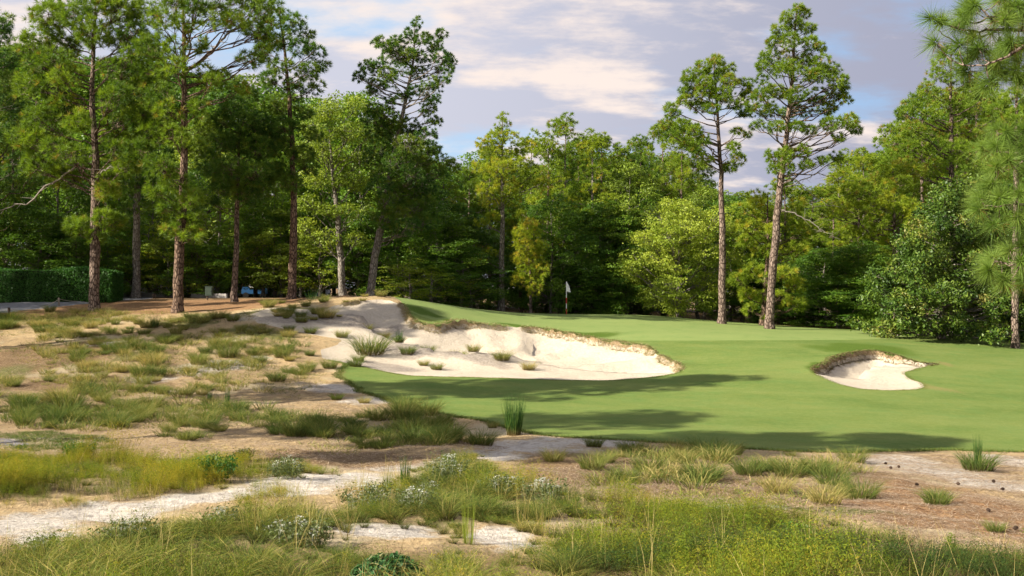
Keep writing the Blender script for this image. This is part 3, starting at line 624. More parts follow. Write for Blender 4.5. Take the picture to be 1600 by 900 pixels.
Qc = parse("1590,205,14 1575,190,12 1600,180,16 1560,170,12 1580,150,14 1610,150,16 1590,120,16 1570,110,12 1615,110,16 1600,85,14 1580,80,10 1600,50,12 1595,30,8 1615,230,14 1600,300,8")
hero('pine_tree', 'thin pale pine trunk behind the near hanging boughs at the far right edge', 'pine tree', 54,
     [(1586,528),(1586,450),(1587,350),(1588,200),(1592,25)], 11, Qc, seed=27, dens=64, mat=M['pine_green'], bark=M['bark'], tint=.6)

# near pine at the right: its trunk is outside the picture, its boughs hang into it
def near_pine():
    d = 17.0; f = d / F; X0 = xc(1735, d); Z0 = gz(X0, d); rg = np.random.default_rng(31)
    w = lambda px, py, dy=0: np.array([(px - 800) / F * (d + dy) - X0, dy, CZ + (450 - py) / F * (d + dy) - Z0])
    e = bpy.data.objects.new('pine_tree', None); COL.objects.link(e); e.location = (X0, d, Z0)
    tag(e, 'near long-needled pine whose drooping boughs hang in from the right edge of the picture', 'pine tree')
    ta, ca = Acc(), Acc()
    tp = [w(1735, py) for py in (790, 600, 400, 200, 0, -150)]; tp[0][2] = -.2; tube(ta, tp, [.19, .17, .15, .13, .10, .06], 12, .04, rg)
    limbs = ["1735,60 1660,35 1600,27 1570,20 1558,24 1545,28 1525,36 1505,35 1490,33", "1735,85 1650,60 1600,47 1570,47 1545,46 1530,50 1510,48 1480,40 1468,33",
             "1560,46 1535,58 1520,63 1505,67 1490,65 1475,55 1466,48", "1735,120 1650,85 1600,72 1575,88 1550,98 1530,103 1505,102", "1545,27 1530,10 1520,-5",
             "1735,270 1650,250 1600,240 1570,238 1545,236", "1735,340 1650,325 1595,318 1565,322 1540,322", "1735,440 1650,430 1600,420 1575,412 1555,408",
             "1600,250 1585,262 1560,270", "1735,150 1660,130 1600,125 1560,125", "1600,240 1575,215 1555,205"]
    nodes = []
    for li, s in enumerate(limbs):
        p = parse(s); dy0 = rg.uniform(-.7, .7) if len(p) > 4 else 0
        q = np.array([w(a, b, dy0 * min(1, (1735 - a) / 150)) for a, b in p]); seg = np.linspace(0, len(q) - 1, len(q) * 3)
        q = np.stack([np.interp(seg, np.arange(len(q)), q[:, k]) for k in range(3)], 1) + rg.normal(size=(len(seg), 3)) * .008
        tube(ta, q, np.linspace(.038 if p[0][0] > 1700 else .016, .009, len(q)), 6); nodes.append(q)
    nodes = np.concatenate(nodes)
    T_ = "1465,30 1478,45 1468,60 1490,20 1500,40 1515,28 1530,12 1495,72 1520,58 1545,42 1560,28 1575,15 1590,5 1580,42 1600,28 1530,75 1550,80 1575,68 1600,62 1520,92 1545,105 1565,93 1590,100 1505,108 1540,128 1570,122 1600,130 1480,85 1610,10 1560,0 1510,5 1590,80 1610,110 1475,25 " \
         "1540,235 1560,228 1585,225 1605,232 1555,262 1580,262 1535,308 1528,322 1565,300 1595,300 1560,345 1590,345 1600,378 1552,408 1575,395 1597,412 1570,438 1600,440 1545,420 1610,260 1610,330 1570,205 1600,200 1545,285"
    for a, b in parse(T_):
        for k in range(1 if a < 1500 else 2):
            c = w(a + rg.normal() * 5, b + rg.normal() * 5, rg.uniform(-.5, .6))
            j = np.argmin(((nodes - c)**2).sum(1)); s0 = nodes[j]; dr = c - s0; dr = dr / (np.linalg.norm(dr) + 1e-6)
            tube(ta, curve(s0, c, -.25, 5, rg, .03), [.010, .009, .008, .007, .006], 5)
            D = norm(np.array([[dr[0] * .5 - .25, dr[1] * .5 - .15, .25]]))
            ti = .45 + rg.normal() * .12
            needles(ca, c[None], D, 190, .37, .0075, rg, np.array([np.clip(ti, .05, .82)]), 1.0, .38)
            if rg.uniform() < .25: needles(ca, c[None] - D * .05, -D, 25, .22, .008, rg, np.array([.97]), 1.0, .6)
    link('trunk', ta.mesh('trunk', M['bark'], True, False), e); link('crown', ca.mesh('crown', M['needle_near']), e)
    for a, b in ((1540, 78), (1562, 62)):
        c = w(a, b); acc = Acc()
        for i in range(9):
            zz = .045 - i * .011; rr = .03 * math.sin(math.pi * (i + 1.2) / 11)
            for k in range(8):
                an = k * .785 + i * .4; v = np.array([math.cos(an), math.sin(an), 0])
                acc.add([c + v * rr * .3 + [0, 0, zz], c + v * rr + np.array([-v[1], v[0], 0]) * .009 + [0, 0, zz - .006], c + v * rr * 1.15 + [0, 0, zz + .004], c + v * rr - np.array([-v[1], v[0], 0]) * .009 + [0, 0, zz - .006]], [(0,1,2),(0,2,3)])
        link('pine_cone', acc.mesh('pine_cone', M['cone'], False, False), e)
near_pine()

# dead limbs as parts of their pines
def dead_limb(tree, d, s, r):
    rg = np.random.default_rng(len(s)); p = parse(s); loc = tree.location
    pa = np.array(p); tt = np.linspace(0, len(p) - 1, len(p) * 3); p = [(np.interp(v, range(len(pa)), pa[:, 0]) + rg.normal() * 1.6, np.interp(v, range(len(pa)), pa[:, 1]) + rg.normal() * 1.6) for v in tt]
    q = np.array([((a - 800) / F * d - loc.x, -.25 * i / len(p) - .1, CZ + (450 - b) / F * d - loc.z) for i, (a, b) in enumerate(p)])
    acc = Acc(); tube(acc, q, np.linspace(r, r * .2, len(q)), 6)
    for i in range(1, len(q) - 1):
        tube(acc, [q[i], q[i] + rg.normal(size=3) * [.45, .3, .3]], [r * .3, r * .06], 4)
    o = link('dead_branch', acc.mesh('dead_branch', M['deadwood'], True, False), tree)
trees = {o['label']: o for o in bpy.data.objects if o.get('label')}
def tr(key): return next(o for l, o in trees.items() if key in l)
dead_limb(tr('tallest pine'), 60, "1218,330 1235,330 1255,342 1275,355 1290,366 1308,376", .045)
dead_limb(tr('tallest pine'), 60, "1222,285 1240,280 1262,300 1285,318 1310,325", .04)
dead_limb(tr('tallest pine'), 60, "1224,292 1255,282 1275,270 1300,278 1330,284", .04)
dead_limb(tr('its grey trunk in front'), 56, "150,285 160,268 175,263 195,266", .06)
dead_limb(tr('one long limb'), 54, "290,115 310,100 335,80 352,60 375,45 400,20", .11)
dead_limb(tr('one long limb'), 54, "286,290 270,280 255,270", .05)
dead_limb(tr('its grey trunk in front'), 56, "148,240 110,270 75,290 45,322 30,318 5,333", .07)

# ------------------------------------------------------------------ the wood behind: a few grown trees of each kind, copied
def gen_pine(seed, h=20, R=3.6, start=.3, mt='pine_green', dens=5, n=34, tint=.5):
    rg = np.random.default_rng(seed); cl = []
    for i in range(n):
        t = start + (1 - start) * ((i + .5) / n) ** .9; q0 = (t - start) / (1 - start); w = R * min(1, .55 + 1.6 * q0) * (1 - .72 * q0 ** 2.2)
        a = i * 2.4 + rg.uniform(-.4, .4); q = w * rg.uniform(.35, 1.0)
        cl.append((math.cos(a) * q, math.sin(a) * q, t * h + rg.normal() * .3, rg.uniform(.75, 1.15) * (.55 + .5 * w / R)))
    cl.append((0, 0, h - .5, .9)); cl.append((.5, .3, h - 1.1, 1.0)); cl.append((-.5, -.2, h - 1.3, 1.0))
    lean = rg.normal() * .02 * h
    return build_tree(dict(trunk=[(0, 0, 0), (lean * .3, 0, h * .3), (lean, 0, h * .65), (lean * .8, lean * .3, h * .985)], rad=[.2, .17, .11, .03], clusters=cl, kind='pine', seed=seed, dens=dens * 9,
                nn=20, nl=.34, nw=.042, mat=M[mt], bark=M['bark' if seed % 2 else 'bark_grey'], tint=tint, twig=.2))
def gen_leaf(seed, h=14, R=4.2, start=.12, mt='leaf_green', n=46, tint=.5, dens=26, ls=.2, nleaf=14, layer=.35, rb=1.2):
    rg = np.random.default_rng(seed); cl = []
    for i in range(n):
        t = start + (1 - start) * (i + .5) / n; w = R * math.sin(min(1, (t - start) / (1 - start) * .82 + .18) * math.pi) ** .55
        a = i * 2.4 + rg.uniform(-.5, .5); q = w * rg.uniform(.4, 1) ** .7
        cl.append((math.cos(a) * q, math.sin(a) * q, t * h + rg.normal() * .3, rb * rg.uniform(.7, 1.15)))
    return build_tree(dict(trunk=[(0, 0, 0), (.1, .1, h * .3), (-.1, .2, h * .6), (.1, 0, h * .93)], rad=[.17, .13, .08, .02], clusters=cl, kind='leaf', seed=seed, dens=dens, nleaf=nleaf,
                ls=ls, spray=.45, layer=layer, mat=M[mt], bark=M['bark_grey'], ascend=.7, tint=tint, twig=.15, asp=.6))
VAR = {
 'P': [(gen_pine(41, tint=.5), 20), (gen_pine(42, R=3.2, tint=.6), 20), (gen_pine(43, R=4, start=.2, n=40, tint=.4), 20)],
 'D': [(gen_pine(44, R=3.4, start=.3, mt='pine_dark', tint=.5), 20), (gen_pine(45, R=3.8, start=.22, mt='pine_dark', n=40, tint=.65), 20)],
 'Y': [(gen_pine(46, R=3.2, start=.18, mt='pine_yellow', n=38, tint=.35), 18), (gen_pine(47, R=3.6, start=.12, mt='pine_yellow', n=42, tint=.25), 18)],
 'B': [(gen_leaf(51), 14), (gen_leaf(52, R=3.8, tint=.6), 14), (gen_leaf(53, mt='leaf_olive', tint=.3), 14)],
 'K': [(gen_leaf(54, R=4.4, start=.04, tint=.25), 14), (gen_leaf(55, R=4.4, start=.06, tint=.4), 14)],
 'U': [(gen_leaf(56, h=6, R=2.6, start=.22, mt='leaf_bright', n=20, tint=.35, dens=24, nleaf=14, layer=.15, rb=.8, ls=.16), 6), (gen_leaf(57, h=6, R=2.6, start=.15, mt='leaf_olive', n=22, tint=.6, dens=24, nleaf=14, layer=.15, rb=.8, ls=.16), 6)],
}
KN = {'P': ('pine_tree', 'green pine', 'pine tree'), 'D': ('pine_tree', 'dark green pine', 'pine tree'), 'Y': ('pine_tree', 'yellow-green pine', 'pine tree'),
      'B': ('broadleaf_tree', 'leafy broadleaf tree', 'tree'), 'K': ('broadleaf_tree', 'dark bushy broadleaf tree', 'tree'), 'U': ('understory_tree', 'small layered understory tree', 'small tree')}
def zone(px, d):
    s = ('behind the hedge and the left-hand pines' if px < 330 else 'between the dark short and the leaning pine' if px < 590 else
         'between the leaning pine and the flagstick' if px < 885 else 'between flagstick and slender bare-trunked pine' if px < 1128 else
         'between the two tallest pines and the magnolia' if px < 1400 else 'above and behind the magnolia')
    return ('deep ' if d > 85 else 'at the wood edge ' if d < 73 else 'in mid wood ') + s
cnt = {}
def bg(px, topy, d, kind, wid=1.0, lab=None):
    k = cnt.get(kind, 0); cnt[kind] = k + 1; (tm, cm), h0 = VAR[kind][k % len(VAR[kind])]
    x = xc(px, d); z = float(H(x, d)) if d < 108 else float(H(x, 108)); h = zc(topy, d) - z; s = h / h0; r = random.Random(px * 31 + d)
    w = max(s, .75) * wid * r.uniform(.9, 1.15)
    nm, ld, cat = KN[kind]; lb = lab or f'{ld} {zone(px, d)}'
    return tree_thing(nm, lb, cat, (x, d, z - .05), tm, cm, 'trees of the wood: ' + lb if not lab else None, r.uniform(0, 6.28), (w, w, s))
FRONT = [(-40,-10,60,'D'),(-5,30,64,'D'),(20,150,70,'P'),(90,230,70,'K'),(140,250,74,'B'),(60,330,66,'K'),(10,300,66,'K'),(180,200,75,'P'),(240,220,74,'B'),(320,190,76,'B'),(400,190,74,'P'),(340,260,70,'B'),
 (430,240,72,'B'),(170,330,68,'K'),(120,350,67,'K'),(235,335,70,'U'),(260,370,68,'U'),(205,350,69,'U'),(300,345,70,'U'),(310,380,69,'K'),(440,330,70,'B'),(410,370,70,'U'),(470,375,69,'U'),(500,385,68,'U'),
 (500,160,76,'B'),(560,150,74,'B'),(590,200,76,'P'),(560,330,70,'K'),(620,270,70,'K'),(650,230,72,'K'),(680,330,70,'K'),(700,245,76,'P'),(735,258,82,'P'),(715,320,72,'D'),(740,340,74,'K'),
 (765,225,80,'P'),(830,240,80,'Y'),(880,182,77,'P'),(905,215,84,'P'),(855,245,76,'Y'),(940,207,80,'P'),(925,240,76,'Y'),(970,228,84,'P'),(1000,212,84,'P'),(985,260,76,'B'),(1035,190,80,'P'),(1065,235,78,'Y'),(1090,250,82,'P'),
 (860,310,73,'K'),(900,330,74,'B'),(940,320,74,'K'),(980,330,74,'B'),(1010,300,76,'K'),(1100,300,74,'B'),(1140,310,74,'B'),(720,385,69,'K'),(640,410,66,'U'),(675,420,66,'U'),(735,440,69,'U'),(890,390,76,'K'),(930,400,75,'K'),(970,410,74,'K'),
 (1160,300,76,'P'),(1180,325,74,'Y'),(1225,300,76,'Y'),(1270,292,76,'P'),(1310,287,78,'Y'),(1300,330,70,'Y'),(1350,267,76,'Y'),(1340,300,72,'Y'),(1400,190,78,'P'),(1440,140,76,'P'),(1525,125,76,'P'),(1560,170,74,'P'),(1640,100,70,'D'),
 (1320,268,82,'Y'),(1372,238,79,'P'),(1285,288,79,'P'),(1345,262,80,'Y'),(1225,290,80,'P'),(1290,390,68,'K'),(1340,380,67,'K'),(1260,400,70,'K'),(1310,430,66,'K'),(1220,420,72,'K'),(1160,400,74,'K'),(1370,400,66,'B'),(1545,250,66,'B'),(1600,260,64,'K'),(1620,330,61,'K'),(1560,400,63,'K'),(1680,200,62,'B'),(1740,150,64,'P'),(1800,120,66,'P'),
 (-90,20,62,'P'),(-150,60,64,'P'),(-220,40,66,'D')]
for a in FRONT: bg(*a)
sky_x = [-300,0,420,480,560,600,640,690,740,760,785,810,830,850,880,910,940,960,1000,1035,1090,1140,1165,1190,1220,1290,1350,1400,1470,1540,1600,1900]
sky_y = [40,60,120,170,175,200,230,250,258,235,235,245,250,230,225,235,228,238,222,215,260,300,312,320,300,300,285,220,160,160,150,120]
for row, (d, st, add) in enumerate([(86, 62, 12), (97, 58, 10), (108, 52, 6)]):
    for i, px in enumerate(range(-240 + row * 17, 1850, st)):
        if row == 2 and 300 < px < 460: continue
        top = np.interp(px, sky_x, sky_y) + add + random.uniform(0, 22)
        kd = random.Random(px + row).choice('PDBKPKB' if px < 1150 else 'PYBKPKY')
        bg(px, top, d, kd, 1.2 if kd in 'BK' else 1.1)
# trees just outside the left of the picture: their long shadows lie across the bunker and the turf
VAR['H'] = [(gen_pine(48, R=2.5, start=.58, n=30, dens=8), 20), (gen_pine(49, R=2.7, start=.55, n=32, dens=8), 20)]
OFF = [(-19.2, 28.9, 18.5, 'H', 1.15), (-24.5, 28.2, 18, 'H', 1.15), (-23.8, 18.9, 18.5, 'H', 1.1), (-17.3, 15.4, 18.5, 'H', 1.1), (-21.2, 14.9, 18, 'H', 1.0),
       (-32, 41.4, 20, 'H', 1.2), (-34.5, 39.5, 18, 'H', 1.1), (-46, 48.3, 18, 'B', 1.2), (-53, 49.5, 19, 'D', 1.2), (-61, 51, 18, 'B', 1.3)]
for i, (x, y, h, k, ww) in enumerate(OFF):
    vv = VAR[k]; (tm, cm), h0 = vv[i % len(vv)]; s = h / h0
    kn = {'B': ('broadleaf_tree', 'broadleaf tree', 'tree')}.get(k, ('pine_tree', 'pine', 'pine tree'))
    tree_thing(kn[0], kn[1] + ' just outside the left edge whose shadow falls over the ground', kn[2], (x, y, gz(x, y) - .05), tm, cm, kn[1] + 's outside the left edge', i * 1.3, (s * ww, s * ww, s))
# ------------------------------------------------------------------ grasses and low plants
def blades(acc, root, dirs, L, w, rg, tint, bend=.5, seg=3):
    """bent tapering blades; root (n,3), dirs (n,3) start direction, L (n,), bend = how far the tip arches over"""
    n = len(root); out = norm(np.c_[dirs[:, :2], np.zeros(n)] + rg.normal(size=(n, 3)) * [.25, .25, 0])
    s = norm(np.cross(dirs, np.array([0, 0, 1.]) + rg.normal(size=(n, 3)) * .5)); P = []; Hh = []
    for k in range(seg + 1):
        t = k / seg
        c = root + dirs * (L * t)[:, None] + out * (L * bend * t * t * .55)[:, None] - np.array([0, 0, 1.]) * (L * bend * t ** 2.2 * .62)[:, None]
        ww = w * (1 - t) if k else w * .8
        if k < seg: P += [c - s * ww * .5, c + s * ww * .5]; Hh += [t, t]
        else: P += [c]; Hh += [1]
    m = len(P); Vv = np.stack(P, 1).reshape(-1, 3); i = np.arange(n)[:, None] * m; Tt = []
    for k in range(seg - 1):
        a = 2 * k; Tt += [i + [a, a + 1, a + 3], i + [a, a + 3, a + 2]]
    Tt.append(i + [2 * seg - 2, 2 * seg - 1, 2 * seg])
    acc.add(Vv, np.concatenate(Tt), np.repeat(np.clip(tint, 0, 1), m), np.tile(np.array(Hh, float), n))
def tussock(seed, n=170, h=.5, R=.12, w=.011, lean=.55, bend=.55, tint=.4, tv=.16, seg=3, dry=.15):
    rg = np.random.default_rng(seed); acc = Acc(); a = rg.uniform(0, 6.283, n); r = R * np.sqrt(rg.uniform(0, 1, n))
    root = np.c_[np.cos(a) * r, np.sin(a) * r, np.full(n, -.02)]
    ln = lean * rg.uniform(.15, 1.25, n); a2 = a + rg.normal(size=n) * .6
    D = norm(np.c_[np.cos(a2) * ln, np.sin(a2) * ln, np.ones(n)]); L = h * rg.uniform(.55, 1.15, n)
    ti = tint + rg.normal(size=n) * tv; ti[rg.uniform(size=n) < dry] += .38
    blades(acc, root, D, L, w, rg, ti, bend * 1.0, seg); return acc.arrays()
def bushy(seed, stems=34, h=.5, R=.26, leafn=34, ls=.035, tint=.5, tv=.15, asp=.35, up=.3, lean=.5, fan=.05):
    """fine-leaved bush: leaning stems clothed in tiny leaves"""
    rg = np.random.default_rng(seed); acc = Acc(); a = rg.uniform(0, 6.283, stems); r = R * np.sqrt(rg.uniform(0, 1, stems))
    root = np.c_[np.cos(a) * r, np.sin(a) * r, np.zeros(stems)]; D = norm(np.c_[np.cos(a) * lean * r / R, np.sin(a) * lean * r / R, np.ones(stems)] + rg.normal(size=(stems, 3)) * .12)
    L = h * rg.uniform(.6, 1.1, stems); blades(acc, root, D, L, .006, rg, np.full(stems, .3), .15, 2)
    t = rg.uniform(.12, 1.02, (stems, leafn)) ** .7
    C = root[:, None] + D[:, None] * (L[:, None] * t)[..., None] + rg.normal(size=(stems, leafn, 3)) * fan
    ti = np.clip(tint + np.repeat(rg.normal(size=stems) * tv, leafn) + rg.normal(size=stems * leafn) * .08, 0, 1)
    leaves(acc, C.reshape(-1, 3), ls, rg, ti, up, asp); acc.h[-1] = np.repeat(t.ravel(), 4); return acc.arrays()
def to_mesh(name, arr, mt): V_, T_, ti, hh = arr; return raw_mesh(name, V_, T_, mt, False, {'tint': ti, 'h': hh})
def scatter(name, variants, pos, sc, mt, rg, dt=None, zs=None):
    """one object of many plants nobody could count"""
    acc = Acc(); a = rg.uniform(0, 6.283, len(pos)); vi = rg.integers(0, len(variants), len(pos))
    for v, (V_, T_, ti, hh) in enumerate(variants):
        k = np.where(vi == v)[0]
        if not len(k): continue
        c, s = np.cos(a[k])[:, None], np.sin(a[k])[:, None]; S = sc[k][:, None]
        X = (V_[None, :, 0] * c - V_[None, :, 1] * s) * S + pos[k, 0:1]; Y = (V_[None, :, 0] * s + V_[None, :, 1] * c) * S + pos[k, 1:2]
        Zz = V_[None, :, 2] * S * (1 if zs is None else zs[k][:, None]) + pos[k, 2:3]
        TT = (T_[None] + (np.arange(len(k)) * len(V_))[:, None, None]).reshape(-1, 3)
        tt = np.clip(ti[None] + (0 if dt is None else dt[k][:, None]), 0, 1)
        acc.add(np.stack([X, Y, Zz], -1).reshape(-1, 3), TT, np.broadcast_to(tt, X.shape).ravel(), np.broadcast_to(hh[None], X.shape).ravel())
    return link(name, acc.mesh(name, mt))
def to_px(x, y): return 800 + F * x / y, 450 - F * (H(x, y) - CZ) / y

# meadow zones as the photograph lays them out
M1 = np.array([(-160,715),(60,715),(160,719),(330,725),(430,727),(515,727),(545,745),(430,752),(385,762),(250,776),(100,792),(-160,802)], float)
M2 = np.array([(-160,876),(40,866),(110,856),(170,837),(235,833),(320,816),(370,793),(395,761),(430,751),(470,771),(480,796),(520,804),(540,774),(600,760),(640,739),(700,712),(760,714),(800,744),(880,771),
               (1000,787),(1100,797),(1200,807),(1280,815),(1340,835),(1450,857),(1600,881),(1780,900),(1780,1400),(-160,1400)], float)
HOLES = [np.array(h, float) for h in ([(545,836),(620,826),(700,830),(712,868),(600,882),(535,868)], [(722,826),(805,822),(828,850),(775,884),(720,878)])]
def world_poly(p, dmin=6.3):
    q = ray(*np.minimum(p, [[9e9, 1150]]).T); return q
M1w, M2w = world_poly(M1), world_poly(M2); Hw = [world_poly(h) for h in HOLES]
def sample(poly_w, dens_, rg, hole=True):
    lo, hi = poly_w.min(0), poly_w.max(0); lo[1] = max(lo[1], 6.2); n = int((hi - lo).prod() * dens_)
    q = rg.uniform(lo, hi, (n, 2)); q = q[inside(q, poly_w)]
    if hole:
        for h_ in Hw: q = q[~inside(q, h_)]
    q = q[np.abs(q[:, 0]) < q[:, 1] * .74 + .5]
    return np.c_[q, ground_z(q[:, 0], q[:, 1])]
rg = np.random.default_rng(77)
g_var = [tussock(100 + i, n=170, h=.40 + .06 * i, R=.11, w=.0065, lean=.6, bend=.8, tint=.40 + .06 * (i % 3), seg=4, dry=.2, tv=.2) for i in range(5)]
b_var = [bushy(120 + i, stems=32, h=.38 + .06 * i, leafn=66, ls=.024, asp=.2, up=.05, tint=.45, tv=.2, fan=.032, R=.27) for i in range(4)]
def zone_gold(P):
    """share of golden fine-leaved bushes, by place"""
    u, v = to_px(P[:, 0], P[:, 1]); nz = wnoise(P[:, 0], P[:, 1], 1.3, 9)
    return np.clip(sst(u, 760, 1050) * .85 + (v < 800) * (u < 560) * .95 + (v > 850) * (u < 700) * .22 + nz * .3, 0.02, np.where(u > 800, .74, .92))
S = np.concatenate([sample(M2w, 14, rg), sample(M1w, 13, rg)])
shr = ray([606], [922])[0]; MOUNDS = [(1100,868,70),(1185,880,85),(1262,878,80),(1345,890,90),(1425,897,80),(1050,890,75),(1305,868,50),(1385,880,60),(1225,860,50),(1140,898,80),(1505,905,80),(985,900,70),(905,880,55),(1560,910,70)]
for a_, b_, w_ in MOUNDS:
    q_ = ray([a_], [b_ + 12])[0]; S = S[np.hypot(S[:, 0] - q_[0], (S[:, 1] - q_[1] + .12)) > w_ / F * q_[1] * .55]
_u, _v = to_px(S[:, 0], S[:, 1]); S = S[~((_u > 800) & (wnoise(S[:, 0], S[:, 1], 2.6, 15) < -.75))]
S = S[np.hypot(S[:, 0] - shr[0], (S[:, 1] - shr[1] + .25) * .8) > .52]
zg = zone_gold(S); isb = rg.uniform(size=len(S)) < zg
u, v_ = to_px(S[:, 0], S[:, 1])
nz = wnoise(S[:, 0], S[:, 1], .9, 12); nz2 = wnoise(S[:, 0], S[:, 1], 2.3, 13)
edge = np.minimum(np.minimum(dist_poly(S[:, :2], M2w)[0], dist_poly(S[:, :2], M1w)[0]), np.minimum(dist_poly(S[:, :2], Hw[0])[0], dist_poly(S[:, :2], Hw[1])[0]))
scl = (.42 + .58 * sst(edge, 0, 1.1)) * np.where((v_ < 800) & (u < 560), .85, 1) * rg.uniform(.65, 1.3, len(S)) * (.85 + .16 * nz2)
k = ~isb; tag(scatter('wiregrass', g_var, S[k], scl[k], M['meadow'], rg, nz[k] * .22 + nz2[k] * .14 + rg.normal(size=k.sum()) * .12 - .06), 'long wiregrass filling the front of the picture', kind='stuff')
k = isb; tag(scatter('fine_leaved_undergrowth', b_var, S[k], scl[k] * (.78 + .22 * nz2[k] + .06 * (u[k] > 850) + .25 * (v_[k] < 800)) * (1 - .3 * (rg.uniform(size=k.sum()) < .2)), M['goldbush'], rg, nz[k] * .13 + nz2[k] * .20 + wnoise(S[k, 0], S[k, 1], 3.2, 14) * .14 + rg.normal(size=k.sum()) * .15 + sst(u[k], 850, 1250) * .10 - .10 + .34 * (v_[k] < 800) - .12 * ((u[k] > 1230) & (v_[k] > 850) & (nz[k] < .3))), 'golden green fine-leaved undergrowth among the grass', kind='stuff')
# tall thin seed stalks rising out of it
St = np.concatenate([sample(M2w, 1.6, rg), sample(M1w, 1.0, rg)])
st_var = [tussock(140 + i, n=7, h=.75, R=.08, w=.0075, lean=.28, bend=.28, tint=.75, tv=.12, seg=4, dry=.4) for i in range(4)]
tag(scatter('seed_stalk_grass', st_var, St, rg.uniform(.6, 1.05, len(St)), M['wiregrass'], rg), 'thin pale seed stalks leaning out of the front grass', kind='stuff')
# sparse low fringe where the meadow meets the sand
def litter(name, poly_w, n, L, w, mt, rg, label):
    q = rg.uniform(poly_w.min(0), poly_w.max(0), (n * 3, 2)); q = q[inside(q, poly_w)][:n]; z = ground_z(q[:, 0], q[:, 1])
    c = np.c_[q, z + .012]; a = rg.uniform(0, 6.283, len(q)); d = np.c_[np.cos(a), np.sin(a), rg.normal(size=len(q)) * .12]; l = L * rg.uniform(.4, 1.2, (len(q), 1)); s = np.c_[-np.sin(a), np.cos(a), np.zeros(len(q))] * w
    acc = Acc(); acc.add(np.stack([c - d * l / 2 - s, c - d * l / 2 + s, c + d * l / 2 + [0, 0, .01]], 1).reshape(-1, 3), np.arange(len(q) * 3).reshape(-1, 3), np.repeat(rg.uniform(0, 1, len(q)), 3))
    return tag(link(name, acc.mesh(name, M[mt])), label, kind='stuff')
litter('pine_straw', ray([820, 1100, 1330, 1660, 1700, 1450, 1250, 1000, 850], [735, 712, 712, 712, 880, 845, 800, 780, 765]), 60000, .17, .004, 'needle_litter', rg, 'fallen pine needles lying over the ground at the right')
litter('pine_straw', ray([-60, 400, 640, 800, 640, 400, -60], [520, 560, 640, 700, 735, 730, 720]), 90000, .2, .006, 'needle_litter', rg, 'fallen pine needles lying over the ground at the left')

litter('debris', bunk, 1800, .09, .008, 'needle_litter', rg, 'scattered twigs and needles on the sand of the large bunker')
# single grass clumps on the open sand
CLV = [to_mesh('grass_clump', tussock(200 + i, n=380, h=.70, R=.30, w=.012, lean=.6, bend=.6, tint=(.2, .3, .45, .25, .66, .12, .5, .35)[i], dry=(.05, .12, .2, .08, .4, .03, .3, .15)[i]), M['wiregrass']) for i in range(8)]
RDV = [to_mesh('reed_clump', tussock(230 + i, n=170, h=1.0, R=.17, w=.012, lean=.14, bend=.06, tint=.35, dry=.05), M['reed']) for i in range(2)]
CLL = ['low dark green', 'green', 'tan and green', 'fresh green', 'straw-coloured', 'deep green', 'dry olive', 'tufty olive']
def clump(px, py, wpx, var, label=None, group=None, hs=1.0, xyz=None):
    x, y, z = xyz if xyz is not None else at(px, py); s = wpx / F * y / 1.15 * 1.25
    o = link('grass_clump', CLV[var], None, (x, y, z), random.uniform(0, 6.28), (s, s, s * hs))
    return tag(o, label, 'grass clump', group)
NAMED = [(802,0,0,0)]
